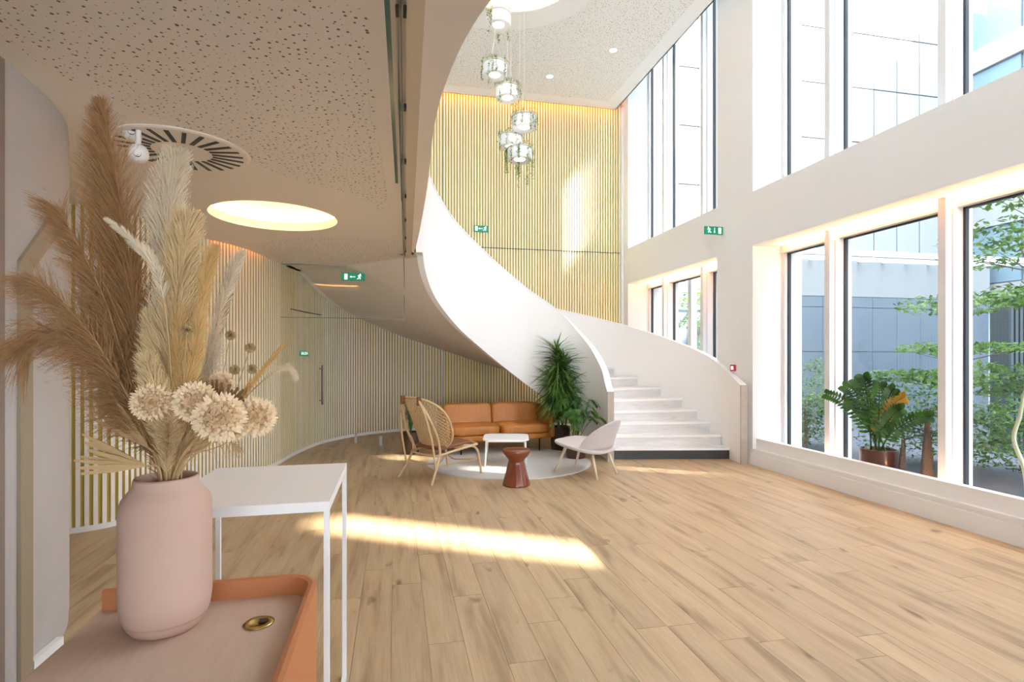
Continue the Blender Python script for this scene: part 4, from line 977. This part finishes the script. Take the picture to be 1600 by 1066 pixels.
fan('dark dried leaf at the lower core of the bouquet', at(300, 660, 1.40), 20, 9, .08, 1.2, 'dried_dk', .007, 4, .3)
# strawflowers
def flower(label, c, r, k, seed):
    rnd = random.Random(seed); base = stem_base(k); t = thing('strawflower', label, 'dried flower', base); h = Vector(c)-base
    MB().tube(cr([Vector((0, 0, 0)), MOUTH+(Vector(c)-MOUTH).normalized()*.04-base, h], 5), .0022, 5).build('stem', M['straw'], t)
    m = MB()
    out = (Vector((0, 0, 1.45))-Vector(c)).normalized()
    o1 = out.orthogonal().normalized(); o2 = out.cross(o1)
    for i in range(230):
        f = (i+.5)/230; a = i*2.39996; ph = f*2.3
        rd = o1*math.cos(a)+o2*math.sin(a); nrm = rd*math.sin(ph)+out*math.cos(ph); tg = (out*math.sin(ph)-rd*math.cos(ph)) if ph > .3 else rd
        nrm = (nrm+Vector((rnd.gauss(0, .08), rnd.gauss(0, .08), rnd.gauss(0, .08)))).normalized()
        p0 = h+nrm*r*.55-tg*r*.2; l_ = r*rnd.uniform(.45, .62)
        m.ribbon([p0, p0+tg*l_*.5+nrm*r*.18, p0+tg*l_*.95+nrm*r*.50, p0+tg*l_*1.0+nrm*r*.78], [r*.12, r*.15, r*.11, r*.02], nrm)
    vs, fs = superbox(r*1.15, r*1.15, r*1.15, 2, 5, tuple(h)); m.add(vs, fs)
    m.build('petals', M['petal'], t, recalc=False)
plume('cream plume filling the left of the bouquet above the vase', 'pampas_cr', [at(250, 660, 1.36), at(238, 560, 1.36), at(232, 480, 1.37)], 31, .25, 2000, .07, .9, 8, .0008, None, 31, None, None, .1)
plume('golden plume in the middle below the tall cream ones', 'pampas_yl', [at(275, 650, 1.34), at(278, 560, 1.33), at(282, 470, 1.33)], 32, .25, 2000, .06, .9, 8, .0008, None, 32, None, None, .1)
plume('pale plume with curling wisps behind the strawflowers', 'pampas_wh', [at(300, 660, 1.42), at(330, 590, 1.44), at(345, 520, 1.45)], 33, .25, 1500, .06, .8, 8, .0007, None, 33, None, None, .5)
plume('brown plume tucked low at the left of the vase mouth', 'pampas_br', [at(235, 690, 1.45), at(205, 630, 1.47), at(185, 570, 1.48)], 34, .2, 1500, .08, .85, 8, .0007, None, 34, None, None, .2)
FL = [('cream strawflower in the centre front', at(305, 628, 1.26), .036), ('cream strawflower left of centre', at(238, 628, 1.26), .034), ('large peach strawflower cluster head lower right', at(343, 652, 1.24), .043), ('peach strawflower furthest right', at(398, 652, 1.33), .038), ('small cream strawflower above the brown fan', at(345, 600, 1.42), .026), ('peach strawflower just right of the vase mouth centre', at(360, 668, 1.33), .028)]
for k, (lb, c, r) in enumerate(FL): flower(lb, c, r, 21+k, k)
SH = [('round brown seed head, highest on the right', at(360, 524)), ('round brown seed head, rightmost', at(391, 544)), ('round brown seed head touching the straw spike', at(394, 577)), ('round brown seed head left of the straw spike', at(367, 578)), ('round brown seed head amid the golden plumes', at(292, 516, 1.3))]
for k, (lb, c) in enumerate(SH):
    base = stem_base(27+k); t = thing('seed_head', lb, 'dried seed head', base); h = c-base
    MB().tube(cr([Vector((0, 0, 0)), MOUTH+(c-MOUTH).normalized()*.04-base, h*.7+Vector((0, 0, .01)), h], 6), .0012, 4).build('stem', M['straw'], t)
    m = MB(); rnd = random.Random(k)
    for i in range(160):
        d = Vector((rnd.gauss(0, 1), rnd.gauss(0, 1), rnd.gauss(0, 1))).normalized(); m.ribbon([h, h+d*.013], [.0022, .0026])
    m.build('bur', mat('bur', (.52, .38, .18), .9) if k == 0 else bpy.data.materials['bur'], t, recalc=False)

# ---------------------------------------------------------------- courtyard
MB().bb(GX+.25, 24, -16, 20, -.4, -.2).build('ground_courtyard', M['ground'], **S)
YE, XC = 14.0, 17.6
eb = thing('facade_building', 'white panelled building closing the far end of the courtyard', 'building', (0, 0, 0))
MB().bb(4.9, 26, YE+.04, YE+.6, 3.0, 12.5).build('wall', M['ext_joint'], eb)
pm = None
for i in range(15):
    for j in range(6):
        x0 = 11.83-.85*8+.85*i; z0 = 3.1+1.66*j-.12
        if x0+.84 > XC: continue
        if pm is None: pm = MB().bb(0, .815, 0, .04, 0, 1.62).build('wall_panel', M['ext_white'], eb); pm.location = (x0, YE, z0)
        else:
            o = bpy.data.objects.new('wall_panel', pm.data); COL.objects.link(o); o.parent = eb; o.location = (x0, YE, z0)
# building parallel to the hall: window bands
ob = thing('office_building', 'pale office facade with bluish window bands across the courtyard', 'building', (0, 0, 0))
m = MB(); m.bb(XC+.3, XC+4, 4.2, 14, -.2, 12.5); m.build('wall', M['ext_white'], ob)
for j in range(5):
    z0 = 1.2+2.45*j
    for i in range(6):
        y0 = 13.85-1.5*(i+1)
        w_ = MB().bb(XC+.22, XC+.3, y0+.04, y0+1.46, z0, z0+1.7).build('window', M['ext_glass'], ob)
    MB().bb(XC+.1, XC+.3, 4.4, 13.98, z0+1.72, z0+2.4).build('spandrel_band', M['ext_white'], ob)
# unseen block added to hold back the sun; its slots shape the sun patches
tw = thing('sun_blocker', 'unseen slotted block added across the courtyard to shape the sun patches', 'building', (0, 0, 0))
def build_sun_blocker():
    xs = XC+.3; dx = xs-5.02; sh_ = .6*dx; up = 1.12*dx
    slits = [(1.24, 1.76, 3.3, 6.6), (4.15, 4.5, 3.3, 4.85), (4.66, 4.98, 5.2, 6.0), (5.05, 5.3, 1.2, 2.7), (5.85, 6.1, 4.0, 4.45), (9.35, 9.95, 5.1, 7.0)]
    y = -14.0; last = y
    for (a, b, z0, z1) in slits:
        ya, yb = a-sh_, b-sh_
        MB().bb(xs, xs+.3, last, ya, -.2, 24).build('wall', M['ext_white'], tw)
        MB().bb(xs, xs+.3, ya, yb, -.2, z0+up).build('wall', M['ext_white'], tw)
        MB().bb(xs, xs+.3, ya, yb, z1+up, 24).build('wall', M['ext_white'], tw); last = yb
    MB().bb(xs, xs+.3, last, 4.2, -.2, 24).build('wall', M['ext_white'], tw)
build_sun_blocker()
# low blue-grey courtyard wall with panels
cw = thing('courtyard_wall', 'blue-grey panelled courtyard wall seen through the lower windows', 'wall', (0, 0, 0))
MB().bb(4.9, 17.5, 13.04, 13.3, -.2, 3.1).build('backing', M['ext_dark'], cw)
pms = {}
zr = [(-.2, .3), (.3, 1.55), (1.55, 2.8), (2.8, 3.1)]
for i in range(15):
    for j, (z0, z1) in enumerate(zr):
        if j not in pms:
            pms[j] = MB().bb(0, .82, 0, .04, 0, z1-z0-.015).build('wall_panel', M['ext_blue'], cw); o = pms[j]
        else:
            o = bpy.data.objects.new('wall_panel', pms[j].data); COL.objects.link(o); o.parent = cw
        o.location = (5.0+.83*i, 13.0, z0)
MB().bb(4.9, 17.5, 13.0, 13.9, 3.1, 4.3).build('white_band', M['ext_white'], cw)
cp = thing('glass_canopy', 'white ribbed canopy over the far end of the courtyard', 'canopy', (0, 0, 0))
for i in range(14): MB().tube([(5.6+.8*i, 9.5, 3.55), (5.6+.8*i, 13.0, 4.1)], .025, 5).build('rib', M['frame'], cp)
for k in range(7): MB().tube([(5.5, 9.5+.55*k, 3.57+.087*k), (16.5, 9.5+.55*k, 3.57+.087*k)], .022, 5).build('purlin', M['frame'], cp)
MB().bb(5.5, 16.5, 9.4, 9.5, 3.48, 3.6).build('beam', M['frame'], cp)
MB().bb(5.5, 5.62, 9.4, 9.52, -.2, 3.5).build('post', M['frame'], cp)
fl_m = mat('flute', (.06, .075, .085), .6)
kb = thing('dark_cladding_block', 'dark fluted garden block at the right of the courtyard', 'building', (0, 0, 0))
MB().bb(10.1, 14, 7.2, 7.5, -.2, 2.45).build('wall', M['ext_dark'], kb)
for i in range(39): MB().bb(10.1+.1*i, 10.16+.1*i, 7.17, 7.2, -.2, 2.45).build('flute', fl_m, kb)

def tree(name, label, loc, trunk_h, blobs, nleaf, ls, mtl='leafout', seed=1, cat='tree', grp=None):
    rnd = random.Random(seed); t = thing(name, label, cat, loc, 0, grp)
    m = MB(); m.tube(cr([(0, 0, 0), (.04, .02, trunk_h*.5), (0, 0, trunk_h)], 4), .04, 7, r2=.02)
    for (bx, by, bz, rx, ry, rz_) in blobs:
        z0 = min(trunk_h*.9, bz*.7); m.tube(cr([(0, 0, z0), (bx*.5, by*.5, (z0+bz)/2+.05), (bx, by, bz)], 4), .018, 5, r2=.006)
        for q in range(5):
            e = Vector((bx+rnd.uniform(-rx, rx)*.8, by+rnd.uniform(-ry, ry)*.8, bz+rnd.uniform(-rz_, rz_)*.6)); m.tube([(bx*.6, by*.6, z0*.4+bz*.6), e], .006, 4, r2=.002)
    m.build('trunk', M['bark'], t)
    f = MB(); tot = sum(b[3]*b[4] for b in blobs)
    for (bx, by, bz, rx, ry, rz_) in blobs:
        for i in range(int(nleaf*rx*ry/tot)):
            while True:
                p = Vector((rnd.uniform(-1, 1), rnd.uniform(-1, 1), rnd.uniform(-1, 1)))
                if p.length < 1 and noise.noise(Vector((p.x*3+bx, p.y*3, p.z*3+seed))) > -.12: break
            c = Vector((bx+p.x*rx, by+p.y*ry, bz+p.z*rz_)); s_ = ls*rnd.uniform(.6, 1.2)
            d1 = Vector((rnd.gauss(0, 1), rnd.gauss(0, 1), rnd.gauss(0, .5))).normalized()*s_; d2 = d1.cross(Vector((rnd.gauss(0, .4), rnd.gauss(0, .4), 1))).normalized()*s_*.55
            f.add([c-d1, c+d2, c+d1, c-d2], [(0, 1, 2, 3)])
    f.build('foliage', M[mtl], t, recalc=False); return t
tree('garden_tree', 'tree with layered bright foliage close outside the right windows', (7.0, 4.6, -.2), 2.9,
     [(0, .3, 2.95, .8, .8, .3), (-.4, -.2, 3.45, .6, .8, .22), (.5, 0, 2.35, 1.0, 1.0, .16), (.2, .5, 1.35, 1.0, .9, .22), (.3, -.3, .95, .8, .9, .25)], 5200, .045, seed=3)
tree('garden_tree', 'slender tree with drooping branches in front of the blue wall', (7.6, 6.1, -.2), 2.4,
     [(0, 0, 2.35, .75, .75, .16), (.3, .2, 1.75, .7, .9, .1), (-.1, .4, 1.35, .9, .7, .1)], 1900, .045, seed=5)
tree('garden_shrub', 'dense shrub outside the narrow window by the pier', (6.9, 8.1, -.2), .6,
     [(0, 0, .9, .8, .8, .75), (.3, .4, .5, .8, .8, .5)], 4200, .035, seed=6, cat='shrub')
tree('garden_shrub', 'broad shrub behind the potted window plant', (7.6, 6.9, -.2), .5,
     [(0, 0, .7, .9, .7, .7), (.5, -.5, .5, .7, .7, .5)], 3500, .035, seed=7, cat='shrub')
tree('garden_shrub', 'low shrub under the tree at the far right window', (8.2, 5.6, -.2), .4,
     [(0, 0, .6, 1.1, .9, .5)], 2800, .04, seed=8, cat='shrub')
tree('garden_tree', 'young tree seen through the windows behind the stair', (7.0, 11.4, -.2), 2.6,
     [(0, 0, 2.9, .6, .6, .3), (.2, -.2, 1.9, .5, .5, .35), (-.2, .1, 2.4, .4, .4, .2)], 1500, .04, seed=9)
